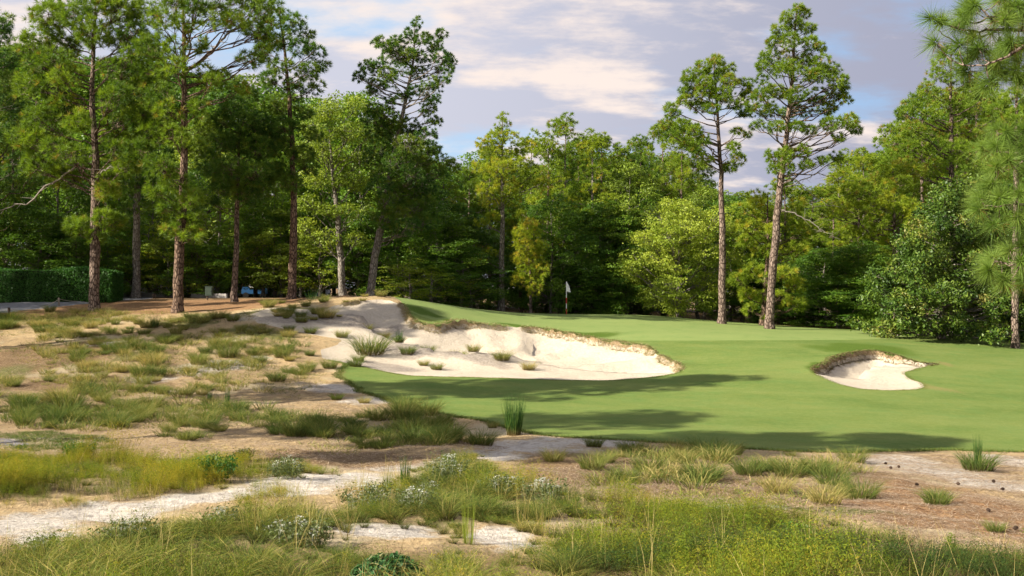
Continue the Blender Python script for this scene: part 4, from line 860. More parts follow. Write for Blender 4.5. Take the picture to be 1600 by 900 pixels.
BK = [(578,550,60,3,'wide fresh green clump on the sand at the left part of the bunker'),(570,505,26,6,'brown-tipped tuft on the grey bank under the bunker mound'),(510,500,34,4,'dry rounded tuft on top of the grey sand bank'),
      (534,526,24,2,'small tuft at the upper rim of the bunker sand'),(600,512,20,4,'small dry tuft right below the shaded sand hollow'),(637,553,28,0,'small green clump on the bunker island, nearest its middle'),
      (624,532,20,3,'bright upright tuft on the bunker sand'),(668,532,26,3,'flat green tuft at the upper foot of the bunker island'),(717,540,26,2,'olive tuft on the crest of the bunker island'),
      (555,572,26,0,'dark tuft at the near lip of the bunker, left one of a pair'),(560,562,22,1,'green tuft at the near lip of the bunker, right one of a pair'),(740,556,24,6,'thin tuft on the right slope of the bunker island'),
      (784,562,32,2,'large tan and green clump in bright sand at the right of the bunker island'),(826,572,26,4,'low dry tuft lying alone in the bright bunker sand'),(682,572,22,7,'small sparse tuft in front of the bunker island'),
      (515,575,30,1,'blue-green clump at the left end of the bunker floor'),(662,566,18,6,'tiny tuft on the near slope of the bunker island'),(485,520,22,1,'round tuft on the sand left of the bunker'),(452,517,20,3,'bright tuft in the narrow sand tongue'),
      (470,497,22,0,'tuft on the pale bank at the top left of the sand'),(448,490,26,1,'green patch at the pale bank edge'),(1332,722,34,7,'tuft just under the turf edge left of the upright right-hand reed'),
      (1528,735,44,5,'dark low clump around the foot of the right-hand reed'),(1464,790,36,3,'upper clump standing alone on the straw at the right'),(1462,780,24,1,'small clump touching the lone one at the right'),
      (1345,778,46,1,'wide green clump at the right end of the right-hand row'),(1310,772,30,2,'olive clump beside the wide one in the right-hand row'),(1215,772,40,4,'pale straw clump at the low middle of the right-hand ground'),
      (1170,742,40,0,'green clump at the left end of the right-hand row'),(1195,738,30,5,'darkest clump of the right-hand row'),(1235,745,44,1,'middle clump of the right-hand row'),(1275,745,42,3,'fresh clump of the right-hand row'),(1300,758,44,0,'leaning clump of the right-hand row'),
      (1235,715,14,2,'tiny tuft at the turf edge above the right-hand row'),(1290,792,44,4,'pale clump at the edge of the front undergrowth on the right'),(1555,828,24,3,'small thin tuft on the reddish straw at the far right'),
      (975,750,36,0,'green clump nearest the front in the central group of clumps'),(1015,735,44,1,'wide clump in the middle of the central group'),(945,725,30,2,'left clump of the central group'),(925,735,36,7,'low spreading clump at the left of the central group'),
      (865,722,28,6,'flat dry tuft where the sand track passes the central group'),(928,700,24,3,'small tuft on the sand track edge, left one'),(983,705,30,1,'tuft close under the turf, middle one'),(1095,750,50,5,'large clump at the lower right of the central group'),
      (1070,725,34,2,'tan clump at the right of the central group'),(1105,712,44,0,'wide clump under the turf edge, right of the central group'),(1145,708,28,6,'last tuft under the turf edge, right of the central group'),(1055,705,30,4,'dry tuft under the turf edge'),(1120,722,40,1,'mid clump at the right of the central group'),
      (752,695,36,3,'yellow-green clump in front of the tall round reed clump'),(735,690,20,4,'dry tuft beside the yellow-green clump in front of the tall reeds'),(770,668,14,6,'tiny tuft left of the tall round reed clump'),
      (645,690,40,5,'dark spiky clump at the right end of the front row left of the turf'),(598,700,30,0,'small round clump alone on the sand track'),(695,690,44,3,'bright clump at the right end of the left-hand row'),(572,698,24,1,'small clump at the sand track'),
      (569,629,16,4,'thin tuft alone on the bare spit at the turf tip'),(526,624,16,3,'thin tall tuft left of the one on the bare spit'),(480,578,30,1,'clump at the right end of the scattered clumps by the bunker')]
for a in BK: clump(a[0], a[1], a[2] * (1.05 if a[1] < 600 else 1.45), a[3], label=a[4], hs=1.2)
BANDS = [  # px polygon, count, (wmin,wmax), variants, label place
 ([(-60,640),(120,628),(300,632),(430,640),(440,672),(300,690),(120,672),(-60,668)], 46, (32,58), (0,1,2,3,5,7), 'in the dense grassy band across the left waste'),
 ([(430,650),(520,655),(600,645),(660,640),(715,660),(730,690),(640,700),(520,690),(430,684)], 34, (34,56), (0,1,3,5,7), 'in the grassy band between bare spit and sand track'),
 ([(60,545),(250,540),(460,530),(500,560),(460,600),(330,612),(120,610),(60,590)], 44, (22,40), (0,1,2,5,7,4), 'scattered on the waste left of the bunker'),
 ([(-60,585),(120,605),(420,610),(430,632),(60,630),(-60,625)], 16, (26,44), (1,2,4,6), 'on the tan sand above the dense grassy band'),
 ([(-40,500),(90,486),(200,488),(160,510),(-40,525)], 16, (22,38), (3,4,1), 'beside the cart path'),
 ([(200,498),(420,500),(470,520),(440,545),(220,540),(60,540),(60,515)], 38, (18,34), (4,3,1,6,2), 'on the upper part of the waste under the pines'),
 ([(395,478),(520,466),(600,464),(560,490),(530,512),(440,506)], 26, (14,26), (2,4,7,6), 'along the top of the sand bank by the wood'),
]
for bi, (poly, n, (w0, w1), vs, place) in enumerate(BANDS):
    r_ = np.random.default_rng(300 + bi); pw = ray(*np.array(poly, float).T); k = 0; tries = 0; kept = []
    while k < n and tries < 4000:
        tries += 1; q = r_.uniform(pw.min(0), pw.max(0))
        if not inside(q[None], pw)[0] or (bi != 6 and inside(q[None], bunk)[0]) or inside(q[None], turf)[0] or inside(q[None], path)[0]: continue
        wp = w0 * .75 + (w1 * 1.15 - w0 * .75) * r_.beta(1.3, 2.2); ww = wp / F * q[1]
        if any((q[0]-c[0])**2 + (q[1]-c[1])**2 < (ww * .42)**2 for c in kept): continue
        kept.append(q); v = vs[r_.integers(0, len(vs))]; lb = f'{CLL[v]} grass clump {place}'
        clump(0, 0, wp, v, lb, lb, float(r_.uniform(.85, 1.45)), (q[0], q[1], gz(*q))); k += 1
# low thin grass between the clumps of the waste, too fine to count
def thin_grass(polys, dens_, rg, h=.16):
    out = []
    for p in polys:
        pw = ray(*np.array(p, float).T); q = rg.uniform(pw.min(0), pw.max(0), (int(np.prod(pw.max(0) - pw.min(0)) * dens_), 2)); q = q[inside(q, pw)]
        q = q[(wnoise(q[:, 0], q[:, 1], .8, 21) > -.1) & ~inside(q, bunk) & ~inside(q, turf) & ~inside(q, path) & ~inside(q, path2)]; out.append(q)
    q = np.concatenate(out); P = np.c_[q, ground_z(q[:, 0], q[:, 1])]
    vv = [tussock(160 + i, n=14, h=h, R=.16, w=.011, lean=.9, bend=.5, tint=.5, tv=.2, seg=2) for i in range(4)]
    return tag(scatter('thin_grass', vv, P, rg.uniform(.8, 2.0, len(P)), M['wiregrass'], rg, wnoise(P[:, 0], P[:, 1], .7, 22) * .2), 'thin low grass between the clumps of the waste', kind='stuff')
thin_grass([[(-100,490),(120,486),(420,480),(520,560),(500,600),(420,640),(640,650),(740,690),(560,712),(-100,690)], [(860,715),(1000,700),(1160,715),(1330,735),(1380,780),(1250,795),(1000,770),(880,745)]], 7, rg)
def cover(polys, dens_, label, seed, tint):
    r_ = np.random.default_rng(seed); out = []
    for p_ in polys:
        pw = ray(*np.array(p_, float).T); q = r_.uniform(pw.min(0), pw.max(0), (int(np.prod(pw.max(0) - pw.min(0)) * dens_), 2)); q = q[inside(q, pw) & ~inside(q, bunk) & ~inside(q, turf) & ~inside(q, path)]
        q = q[wnoise(q[:, 0], q[:, 1], 1.0, 41) + r_.normal(size=len(q)) * .3 > -.15]; out.append(q)
    q = np.concatenate(out); P = np.c_[q, ground_z(q[:, 0], q[:, 1])]
    vv = [tussock(180 + i, n=70, h=.44, R=.2, w=.013, lean=.6, bend=.6, tint=tint, tv=.2, seg=2, dry=.3) for i in range(4)]
    tag(scatter('thin_grass', vv, P, r_.uniform(.45, 1.5, len(P)), M['wiregrass'], r_, wnoise(P[:, 0], P[:, 1], .7, 42) * .2), label, kind='stuff')
cover([BANDS[0][0], BANDS[1][0]], 4.2, 'soft green grass filling the dense bands of the waste', 71, .25)
cover([BANDS[2][0], BANDS[4][0], BANDS[5][0], BANDS[3][0], [(940,700),(1150,705),(1110,760),(1000,770),(880,735)], [(1160,725),(1330,725),(1380,775),(1290,790),(1200,775)]], 3.8, 'scattered wispy straw and green grass on the waste', 72, .45)
# green verge strip at the left and by the track
vg = []
for p in ([(-80,676),(60,674),(160,682),(190,700),(60,704),(-80,690)], [(838,762),(862,757),(905,766),(900,776),(850,774)]):
    pw = ray(*np.array(p, float).T); q = rg.uniform(pw.min(0), pw.max(0), (int(np.prod(pw.max(0) - pw.min(0)) * 60), 2)); q = q[inside(q, pw)]; q = q[~inside(q, path2)]; vg.append(q)
q = np.concatenate(vg); tag(scatter('verge_grass', [tussock(170 + i, n=26, h=.10, R=.12, w=.009, lean=.6, bend=.3, tint=.18, seg=2, dry=.03) for i in range(3)], np.c_[q, ground_z(q[:, 0], q[:, 1])], rg.uniform(.8, 1.3, len(q)), M['wiregrass'], rg), 'short green verge grass by the path tip', kind='stuff')
# dry ragged turf hanging over the bunker lips
def lip(poly, wts, name, label, h, mt, tint, step, seed, thr_=.5):
    r_ = np.random.default_rng(seed); p = dens(poly, step); w_ = dist_poly(p, poly, wts)[1]; p = p[w_ > thr_]
    t_ = norm(np.roll(p, -1, 0) - np.roll(p, 1, 0)); nrm_ = np.c_[-t_[:, 1], t_[:, 0]]; ins = inside(p + nrm_ * .05, poly); nrm_[~ins] *= -1
    acc = Acc()
    for k_, (off, up) in enumerate(((-.10, .35), (-.05, .2), (-.02, .0), (.04, -.15), (.07, -.4), (.10, -.8))):
        n = len(p) * 3; i = r_.integers(0, len(p), n); c = p[i] + nrm_[i] * (off + r_.normal(size=n)[:, None] * .04) + r_.normal(size=(n, 2)) * .03
        z = ground_z(c[:, 0], c[:, 1]); 
        D = norm(np.c_[nrm_[i] * .7 + r_.normal(size=(n, 2)) * .5, np.full(n, up + .15) + r_.normal(size=n) * .35])
        blades(acc, np.c_[c, z + .01], D, h * r_.uniform(.4, 1.3, n), .02, r_, np.where((r_.uniform(size=n) < (.62 if k_ < 2 else .15)), .98, np.clip(tint + r_.normal(size=n) * .2, 0, .85)), .6, 2)
    tag(link(name, acc.mesh(name, M[mt])), label, kind='stuff')
lip(bunk, bw_w, 'dry_grass', 'tan ragged dry grass hanging along the back lip of the large bunker', .24, 'drygrass', .62, .05, 61, .25)
lip(pot, pw_w, 'dry_grass', 'ragged grass and roots along the back lip of the small bunker, tinted dark as shadow', .17, 'drygrass', .08, .045, 62, .25)  # dark blade tint puts the shadow under the lip into the colour

# blades creeping over the turf edge
def fringe(poly, name, label, n, h, seed, keep, tint=.2):
    r_ = np.random.default_rng(seed); q = dens(poly, .05); q = q[keep(q)]; i = r_.integers(0, len(q), n); c = q[i] + r_.normal(size=(n, 2)) * [.10, .10] + .10 * np.c_[wnoise(q[i, 0], q[i, 1], 2.5, seed), wnoise(q[i, 0], q[i, 1], 2.1, seed + 1)]
    D = norm(np.c_[r_.normal(size=(n, 2)) * .5, np.ones(n)]); acc = Acc()
    blades(acc, np.c_[c, ground_z(c[:, 0], c[:, 1])], D, h * r_.uniform(.4, 1.2, n), .016, r_, np.clip(tint + r_.normal(size=n) * .2, 0, 1), .4, 2)
    tag(link(name, acc.mesh(name, M['wiregrass'])), label, kind='stuff')
fringe(turf, 'edge_grass', 'short ragged grass along the near edge of the turf', 26000, .11, 81, lambda q: (q[:, 1] < 45) & (dist_poly(q, bunk)[0] > .2) & ~inside(q, bunk))
fringe(bunk, 'edge_grass', 'short grass creeping over the near edge of the large bunker', 6000, .035, 82, lambda q: (dist_poly(q, bunk, bw_w)[1] < .2) & inside(q + [0, -.15], turf), .32)
fringe(pot, 'edge_grass', 'short grass creeping over the near edge of the small bunker', 3000, .035, 83, lambda q: dist_poly(q, pot, pw_w)[1] < .3, .32)
# reeds and other plants one can tell apart
def reed(px, py, hpx, wpx, label, mt=None, seed=0, n=150, lean=.12):
    x, y, z = at(px, py); hh = hpx / F * y; R = wpx / 2 / F * y
    me = to_mesh('reed_clump', tussock(400 + seed, n=n, h=hh, R=R * .62, w=max(.007, y * .00042), lean=lean, bend=.05, tint=.35, dry=.05), M[mt or 'reed'])
    return tag(link('reed_clump', me, None, (x, y, z)), label, 'reed clump')
reed(803, 679, 66, 34, 'tall dense round clump of dark green reeds at the near edge of the turf', seed=1, n=420, lean=.2)
reed(1528, 728, 52, 16, 'slim upright dark green reed clump at the right end of the turf edge', seed=2, n=170, lean=.08)
reed(633, 762, 50, 20, 'narrow upright reed clump on the near bank of the sand track, thickest one', seed=3, n=150)
reed(606, 775, 46, 14, 'thin reed clump left of the thickest one by the sand track', seed=4, n=45)
reed(704, 742, 44, 32, 'wide reed clump beside the sand track, left of the thin dark reeds', seed=5, n=90, lean=.25)
reed(756, 752, 42, 28, 'thin dark reeds beside the sand track, rightmost of that row', seed=6, n=50, lean=.25)
reed(732, 850, 92, 30, 'tall bright yellow-green reeds standing alone in the front grass', 'reed_yellow', 7, 46, .1)
reed(355, 632, 32, 12, 'small dark reed tuft at the left, right one of the pair above the dense band', seed=8, n=60)
reed(328, 628, 24, 10, 'small dark reed tuft at the left, left one of the pair above the dense band', seed=9, n=40)
reed(624, 533, 22, 14, 'short bright green reeds on the upper bunker sand', seed=10, n=80, lean=.25)
reed(242, 512, 26, 14, 'fresh green upright tuft below the reddish pine', seed=11, n=70, lean=.3)
reed(487, 470, 26, 30, 'spiky green leaves on the bank below the wood', seed=12, n=40, lean=.7)
# white-flowered plants
def head(seed):
    r_ = np.random.default_rng(seed); acc = Acc()
    leaves(acc, r_.normal(size=(14, 3)) * [.032, .032, .010], .022, r_, r_.uniform(0, 1, 14), 1.5, .9); tube(acc, [(0, 0, -.12), (.01, 0, -.01)], [.003, .003], 3); return acc.mesh('flower_head', M['aster_flower'])
FH = [head(5), head(6), head(7)]
def aster(px, py, wpx, label, seed, fl=16, tint=.4, h=1.0, grp=None):
    x, y, z = at(px, py); s = wpx / F * y; e = bpy.data.objects.new('aster_plant', None); COL.objects.link(e); e.location = (x, y, z); e['label'] = label; e['category'] = 'flowering plant'
    if grp: e['group'] = grp
    link('foliage', to_mesh('foliage', bushy(seed, 46, s * .75 * h, s * .36, 26, .035 + .02 * s, tint, .1, .4, .5, .6, .03 + .02 * s), M['aster_leaf']), e)
    r_ = np.random.default_rng(seed)
    for i in range(fl):
        a, q = r_.uniform(0, 6.28), s * .5 * math.sqrt(r_.uniform()); c = np.array([math.cos(a) * q, math.sin(a) * q, s * .72 * h * (1 - .5 * (q / s / .5) ** 2) + r_.uniform(-.02, .06)])
        link('flower_head', FH[i % 3], e, c, a)
aster(448, 752, 44, 'rounded grey-green plant with pale flowers on the left bank of the sand track', 501, 14)
aster(575, 800, 62, 'white-flowered plant with flat heads, left one of the pair in the middle front', 502, 26)
aster(650, 806, 50, 'white-flowered plant with flat heads, right one of the pair in the middle front', 503, 18)
aster(700, 762, 60, 'greyish flowering plant behind the thin dark reeds', 504, 20)
aster(668, 775, 30, 'small white-flowered plant between the narrow reeds and the tall bright ones', 505, 10)
aster(790, 780, 46, 'pale flowering plant at the right of the front reeds', 506, 14)
aster(850, 790, 56, 'white speckled flowering plant beside the small green turf patch', 507, 16)
aster(200, 862, 80, 'wide pale flowering plant low in the front grass at the left', 508, 24, .5, .6)
aster(60, 868, 60, 'pale flowering plant near the bottom left corner', 509, 16, .5, .6)
aster(345, 838, 44, 'silvery flowering plant on the near side of the sand stream', 510, 12, .5)
aster(465, 858, 100, 'broad silvery green flowering mound left of the tangled shrub', 511, 18, .65, .5)
aster(382, 722, 24, 'small white-flowered plant in the golden band at the left', 512, 8)
aster(330, 728, 24, 'tiny white-flowered plant in the golden band further left', 513, 8)
# tangled round shrub at the bottom
def tangled(px, py, wpx):
    x, y, z = at(px, py); s = wpx / F * y / 2; r_ = np.random.default_rng(9); e = bpy.data.objects.new('tangled_shrub', None); COL.objects.link(e); e.location = (x, y, z)
    tag(e, 'low round shrub of tangled dark green stems at the bottom of the picture', 'shrub')
    d = norm(r_.normal(size=(2600, 3))); d[:, 2] = np.abs(d[:, 2]); C = d * [s, s * .8, s * .95] * r_.uniform(.72, 1.02, (2600, 1))
    acc = Acc(); leaves(acc, C, .05, r_, np.clip(.4 + r_.normal(size=2600) * .2, 0, .85), .2, .5, d); link('foliage', acc.mesh('foliage', M['tangled']), e)
    acc = Acc()
    for i in range(90):
        a = norm(r_.normal(size=3)); a[2] = abs(a[2]); b = norm(a + r_.normal(size=3) * .7); b[2] = abs(b[2]) * .6
        m_ = norm(a + b); q = np.array([a * .2, a * .95, m_ * 1.1, b * 1.0]) * [s, s * .8, s * .95]; tt = np.linspace(0, 3, 9)
        q = np.stack([np.interp(tt, range(4), q[:, k]) for k in range(3)], 1); q[1:-1] = .25 * q[:-2] + .5 * q[1:-1] + .25 * q[2:]; tube(acc, q, np.linspace(.007, .003, 9), 4)
        acc.tint[-1][:] = .95 if i % 4 == 0 else .75
    link('stem', acc.mesh('stem', M['tangled']), e)
tangled(606, 922, 132)
# dark round shrublets and ferny stems in the golden undergrowth
def shrublet(px, py, wpx, label, seed, mt='leaf_green', tint=.3, cat='shrub', asp=.5):
    x, y, z = at(px, py); s = wpx / F * y
    o = link('shrub', to_mesh('shrub', bushy(seed, 60, s * .8, s * .38, 30, .04 + .015 * s, tint, .12, asp, .4, .55, .05 * s + .01), M[mt])); o.location = (x, y, z); tag(o, label, cat)
shrublet(1245, 842, 28, 'small dark green shrub standing out of the golden undergrowth at the right', 601)
shrublet(125, 712, 34, 'fresh green little shrub at the left behind the golden band', 602, 'leaf_hedge', .5)
shrublet(340, 756, 50, 'green herb mound between golden band and sand stream', 603, 'leaf_hedge', .5)
for i_, (a_, b_, w_) in enumerate(MOUNDS):
    x, y, z = at(a_, b_ + 12); s_ = w_ / F * y; me_ = to_mesh('shrub', bushy(620 + i_, 54, s_ * .72, s_ * .5, 80, .022, .45, .2, .25, .1, .55, .03), M['mound'])
    tag(link('shrub', me_, None, (x, y, z)), 'low dark green fine-leaved mound among the golden undergrowth at the lower right', 'shrub', 'dark mounds in the golden undergrowth')
def fern(px, py, hpx, label, seed):
    x, y, z = at(px, py); h_ = hpx / F * y; r_ = np.random.default_rng(seed); acc = Acc()
    for sx_ in r_.normal(size=(3, 2)) * .07:
        top = np.array([sx_[0] * 2.2, sx_[1] * 2, h_ * r_.uniform(.75, 1)]); P_ = curve(np.array([sx_[0], sx_[1], 0]), top, .02, 8, r_, .02); tube(acc, P_, np.linspace(.006, .002, 8), 4)
        n = 80; t_ = r_.uniform(.15, 1, n); c = np.stack([np.interp(t_, np.linspace(0, 1, 8), P_[:, k]) for k in range(3)], 1); a = r_.uniform(0, 6.28, n)
        blades(acc, c, norm(np.c_[np.cos(a), np.sin(a), np.full(n, .45)]), .11 * (1.15 - t_) + .02, .009, r_, np.full(n, .5) + r_.normal(size=n) * .15, .3, 2)
    tag(link('feathery_plant', acc.mesh('feathery_plant', M['fernstem']), None, (x, y, z)), label, 'plant')
for i, (a, b, c, l) in enumerate([(1065,905,75,'tallest bright feathery stem at the bottom, right of centre'),(1018,905,50,'bright feathery stem left of the tallest one'),(1095,905,48,'bright feathery stem just right of the tallest one'),(1140,900,40,'short bright feathery stem among the golden undergrowth'),
                                  (1290,900,40,'bright feathery stem below the small dark shrub'),(1160,865,70,'slender yellow-green stem in the golden undergrowth'),(1480,880,46,'feathery stem at the lower right by the straw'),(1235,905,45,'second short feathery stem at the bottom right of centre')]): fern(a, b, c, l, 700 + i)

# ------------------------------------------------------------------ things of the place
def thing(name, label, cat, x, y, z, group=None, rz=0):
    e = bpy.data.objects.new(name, None); COL.objects.link(e); e.location = (x, y, z); e.rotation_euler = (0, 0, rz); return tag(e, label, cat, group)
def part(name, fn, mt, parent, smooth=False):
    acc = Acc(); fn(acc); o = link(name, acc.mesh(name, mt, smooth, False), parent); return o
# flagstick
x, y = xc(885, 65.0), 65.0; z = gz(x, y); f_ = thing('flagstick', 'red and white striped flagstick with a hanging white flag on the green', 'flagstick', x, y, z)
part('pole', lambda a: tube(a, [(0, 0, z0) for z0 in (-.1, .35, .35, .7)], [.028] * 4, 8), M['white'], f_)
part('pole', lambda a: tube(a, [(0, 0, 1.05), (0, 0, 2.15)], [.028, .022], 8), M['white'], f_)
part('pole_band', lambda a: (tube(a, [(0, 0, .0), (0, 0, .38)], [.031, .031], 8), tube(a, [(0, 0, .7), (0, 0, 1.1)], [.031, .031], 8)), M['red'], f_)
def flag(a):
    n, m = 8, 10; V_ = []
    for i in range(n):
        for j in range(m):
            u_, v2 = i / (n - 1), j / (m - 1); w2 = .40 * (1 - .15 * v2)
            V_.append((.02 + u_ * w2 * (.35 + .65 * v2 * .6) , .05 * math.sin(u_ * 9 + v2 * 2) * u_, 2.12 - v2 * .62 * (1 - .25 * u_) - u_ * .22))
    a.add(V_, [t3 for i in range(n - 1) for j in range(m - 1) for t3 in ((i*m+j, i*m+j+1, (i+1)*m+j+1), (i*m+j, (i+1)*m+j+1, (i+1)*m+j))])
part('flag', flag, M['white'], f_, True)
# hedge
hx0, hx1, hy = xc(-330, 62), xc(182, 62), 62.0; hz = float(H(xc(60, 62), 62)); hh = 1.9
e = thing('hedge', 'long clipped dark green hedge beside the cart path', 'hedge', (hx0 + hx1) / 2, hy, hz)
W_ = hx1 - hx0; r_ = np.random.default_rng(4)
def zoff(xx): return H(xx + (hx0 + hx1) / 2, np.full(np.shape(xx), hy)) - hz
acc = Acc(); n = 60000
fa = r_.uniform(size=n); X_ = r_.uniform(-W_ / 2, W_ / 2, n); 
Cc = np.where((fa < .5)[:, None], np.c_[X_, np.full(n, -.95), r_.uniform(-.1, hh, n)], np.where((fa < .85)[:, None], np.c_[X_, r_.uniform(-.95, .95, n), np.full(n, hh)], np.c_[np.full(n, W_ / 2), r_.uniform(-.95, .95, n), r_.uniform(-.1, hh, n)]))
N_ = np.where((fa < .5)[:, None], [[0, -1., 0]], np.where((fa < .85)[:, None], [[0, 0, 1.]], [[1., 0, 0]]))
Cc = Cc + r_.normal(size=(n, 3)) * .06; Cc[:, 2] += zoff(Cc[:, 0]) * (1 - Cc[:, 2] / hh) + .09 * wnoise(Cc[:, 0], Cc[:, 1], 1.5, 3)
# rounded shoulders
sh = np.clip((Cc[:, 2] - (hh - .25)) / .25, 0, 1); Cc[:, 1] *= 1 - .10 * sh; 
leaves(acc, Cc, .085, r_, np.clip(.5 + r_.normal(size=n) * .2, 0, 1), .3, .6, N_ * .8)
link('foliage', acc.mesh('foliage', M['leaf_hedge']), e)
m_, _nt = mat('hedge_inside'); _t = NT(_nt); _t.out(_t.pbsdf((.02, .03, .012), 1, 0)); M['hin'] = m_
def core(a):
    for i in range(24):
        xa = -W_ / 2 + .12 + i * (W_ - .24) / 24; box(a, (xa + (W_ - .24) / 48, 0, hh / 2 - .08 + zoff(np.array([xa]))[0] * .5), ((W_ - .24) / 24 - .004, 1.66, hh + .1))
part('dark_core', core, M['hin'], e)  # solid dark blocks stand in for the shaded inside of the hedge
# posts along the cart path and the rope between two of them
def post(px, py, hpx, wm, mt, label, name='post', cat='post'):
    x, y, z = at(px, py); h_ = hpx / F * y; o = thing(name, label, cat, x, y, z)
    part('stake', lambda a: (tube(a, [(0, 0, -.1), (0, 0, h_ * .96), (0, 0, h_), (0, 0, h_ + .002)], [wm, wm, wm * .8, .002], 8, .02, np.random.default_rng(1))), M[mt], o); return x, y, z, h_
pa = post(14, 497, 17, .07, 'darkwood', 'short dark wooden post at the near edge of the cart path, by the left edge')
pb = post(92, 477, 12, .055, 'wood', 'short light wooden post with a rope, at the near edge of the cart path')
pc = post(171, 467, 11, .055, 'darkwood', 'dark wooden post behind the first pine trunk, on the cart path edge')
post(41, 468, 18, .035, 'white', 'thin white stake in front of the clipped hedge', 'stake', 'stake')
pd_ = post(241, 466, 7, .12, 'darkwood', 'squat dark stump where the cart path ends in red straw', 'stump', 'stump')
def rope(a, b, sag):
    p0, p1 = np.array([a[0], a[1], a[2] + a[3] * .8]), np.array([b[0], b[1], b[2] + b[3] * .85]); c_ = Acc()
    tube(c_, [p0 + (p1 - p0) * t_ - np.array([0, 0, sag * 4 * t_ * (1 - t_)]) for t_ in np.linspace(0, 1, 12)], [.016] * 12, 5); return c_
tag(link('rope', rope(pb, pa, .3).mesh('rope', M['rope'], True, False)), 'pale sagging rope between the two posts nearest the left edge', 'rope')
tag(link('rope', rope(pc, pb, .3).mesh('rope', M['rope'], True, False)), 'rope sagging from the light wooden post to the dark post behind the first pine', 'rope')
# low pale kerb of the drive at the foot of the wood
ks = [(176,445.5,70),(205,448.5,69.5),(240,453,69),(285,457,68),(300,459,67.7),(355,467,66.5)]
def kerb(i0, i1, label):
    (a, b, d0), (c, d, d1) = ks[i0], ks[i1]; p0 = np.array([xc(a, d0), d0]); p1 = np.array([xc(c, d1), d1]); acc = Acc(); n = 8
    for k in range(n):
        q0, q1 = p0 + (p1 - p0) * k / n, p0 + (p1 - p0) * (k + 1) / n; mid = (q0 + q1) / 2; Lk = np.linalg.norm(q1 - q0) - .01
        box(acc, (mid[0], mid[1], gz(*mid) + .12), (Lk, .18, .34), math.atan2(p1[1] - p0[1], p1[0] - p0[0]))
    tag(link('kerb', acc.mesh('kerb', M['kerb'], False, False)), label, 'kerb')
kerb(0, 1, 'pale concrete kerb between the hedge end and the shaded trunk'); kerb(1, 3, 'pale concrete kerb left of the reddish pine trunk'); kerb(4, 5, 'pale concrete kerb right of the reddish pine trunk')
# utility box on a post
x, y, z = xc(327, 63), 63, 0; z = gz(x, y); o = thing('utility_box', 'dark green utility box on a short post beside the pines', 'utility box', x, y, z)
part('post', lambda a: tube(a, [(-.12, 0, -.1), (-.12, 0, .25)], [.05, .05], 8), M['darkwood'], o)
part('cabinet', lambda a: (box(a, (0, 0, .55), (.45, .3, .58)), box(a, (0, 0, .855), (.49, .34, .03))), M['box'], o)
part('door', lambda a: (box(a, (0, -.158, .55), (.37, .014, .48)), box(a, (.13, -.172, .55), (.03, .014, .08))), M['box'], o)
# pale house behind the wood
hx, hy2 = xc(330, 104), 104; hz2 = gz(hx, hy2)
o = thing('house', 'pale blue-grey house with a shingled roof glimpsed between the trunks behind the pines', 'house', hx, hy2, hz2)
part('wall', lambda a: box(a, (0, 4, 1.9), (22, 8, 4)), M['wall'], o)
def roof(a):
    a.add([(-11.6, -.6, 3.9), (11.6, -.6, 3.9), (11.6, 8.6, 3.9), (-11.6, 8.6, 3.9), (-9.5, 4, 7.2), (9.5, 4, 7.2)], [(0,1,5),(0,5,4),(1,2,5),(2,3,4),(2,4,5),(3,0,4),(0,3,2),(0,2,1)])
part('roof', roof, M['roof'], o)
for k in range(7):
    wn = part('window', lambda a: box(a, (-9 + k * 3, -.03, 2.1), (1.3, .08, 1.6)), M['white'], o); part('pane', lambda a: box(a, (-9 + k * 3, -.075, 2.1), (1.1, .03, 1.4)), M['glass'], wn)
dr = part('door', lambda a: box(a, (10, -.04, 1.05), (1.0, .08, 2.1)), M['blue'], o); part('handle', lambda a: box(a, (10.35, -.1, 1.0), (.12, .05, .04)), M['kerb'], dr)
# small blue parked cart glimpsed between the trunks
cx, cy_ = xc(398, 84), 84.0; cz_ = gz(cx, cy_); o = thing('golf_cart', 'blue golf cart half hidden between the thin trunks by the house', 'golf cart', cx, cy_, cz_, rz=.2)
part('body', lambda a: (box(a, (0, 0, .55), (2.1, 1.15, .35)), box(a, (.85, 0, .8), (.35, 1.1, .35)), box(a, (-.7, 0, .8), (.6, 1.1, .3))), M['blue'], o)
part('roof', lambda a: box(a, (0, 0, 1.85), (1.7, 1.15, .07)), M['white'], o)
for sx_, sy_ in ((.75, .5), (.75, -.5), (-.75, .5), (-.75, -.5)): part('roof_post', lambda a: tube(a, [(sx_, sy_, .7), (sx_ * .95, sy_, 1.85)], [.02, .02], 6), M['darkwood'], o)
part('seat', lambda a: (box(a, (-.15, 0, .92), (.5, 1.0, .12)), box(a, (-.4, 0, 1.15), (.1, 1.0, .4))), M['white'], o)
for sx_, sy_ in ((.7, .55), (.7, -.55), (-.7, .55), (-.7, -.55)): part('wheel', lambda a: tube(a, [(sx_, sy_ - .1, .25), (sx_, sy_ - .099, .25), (sx_, sy_ + .099, .25), (sx_, sy_ + .1, .25)], [.01, .24, .24, .01], 14), M['rubber'], o)
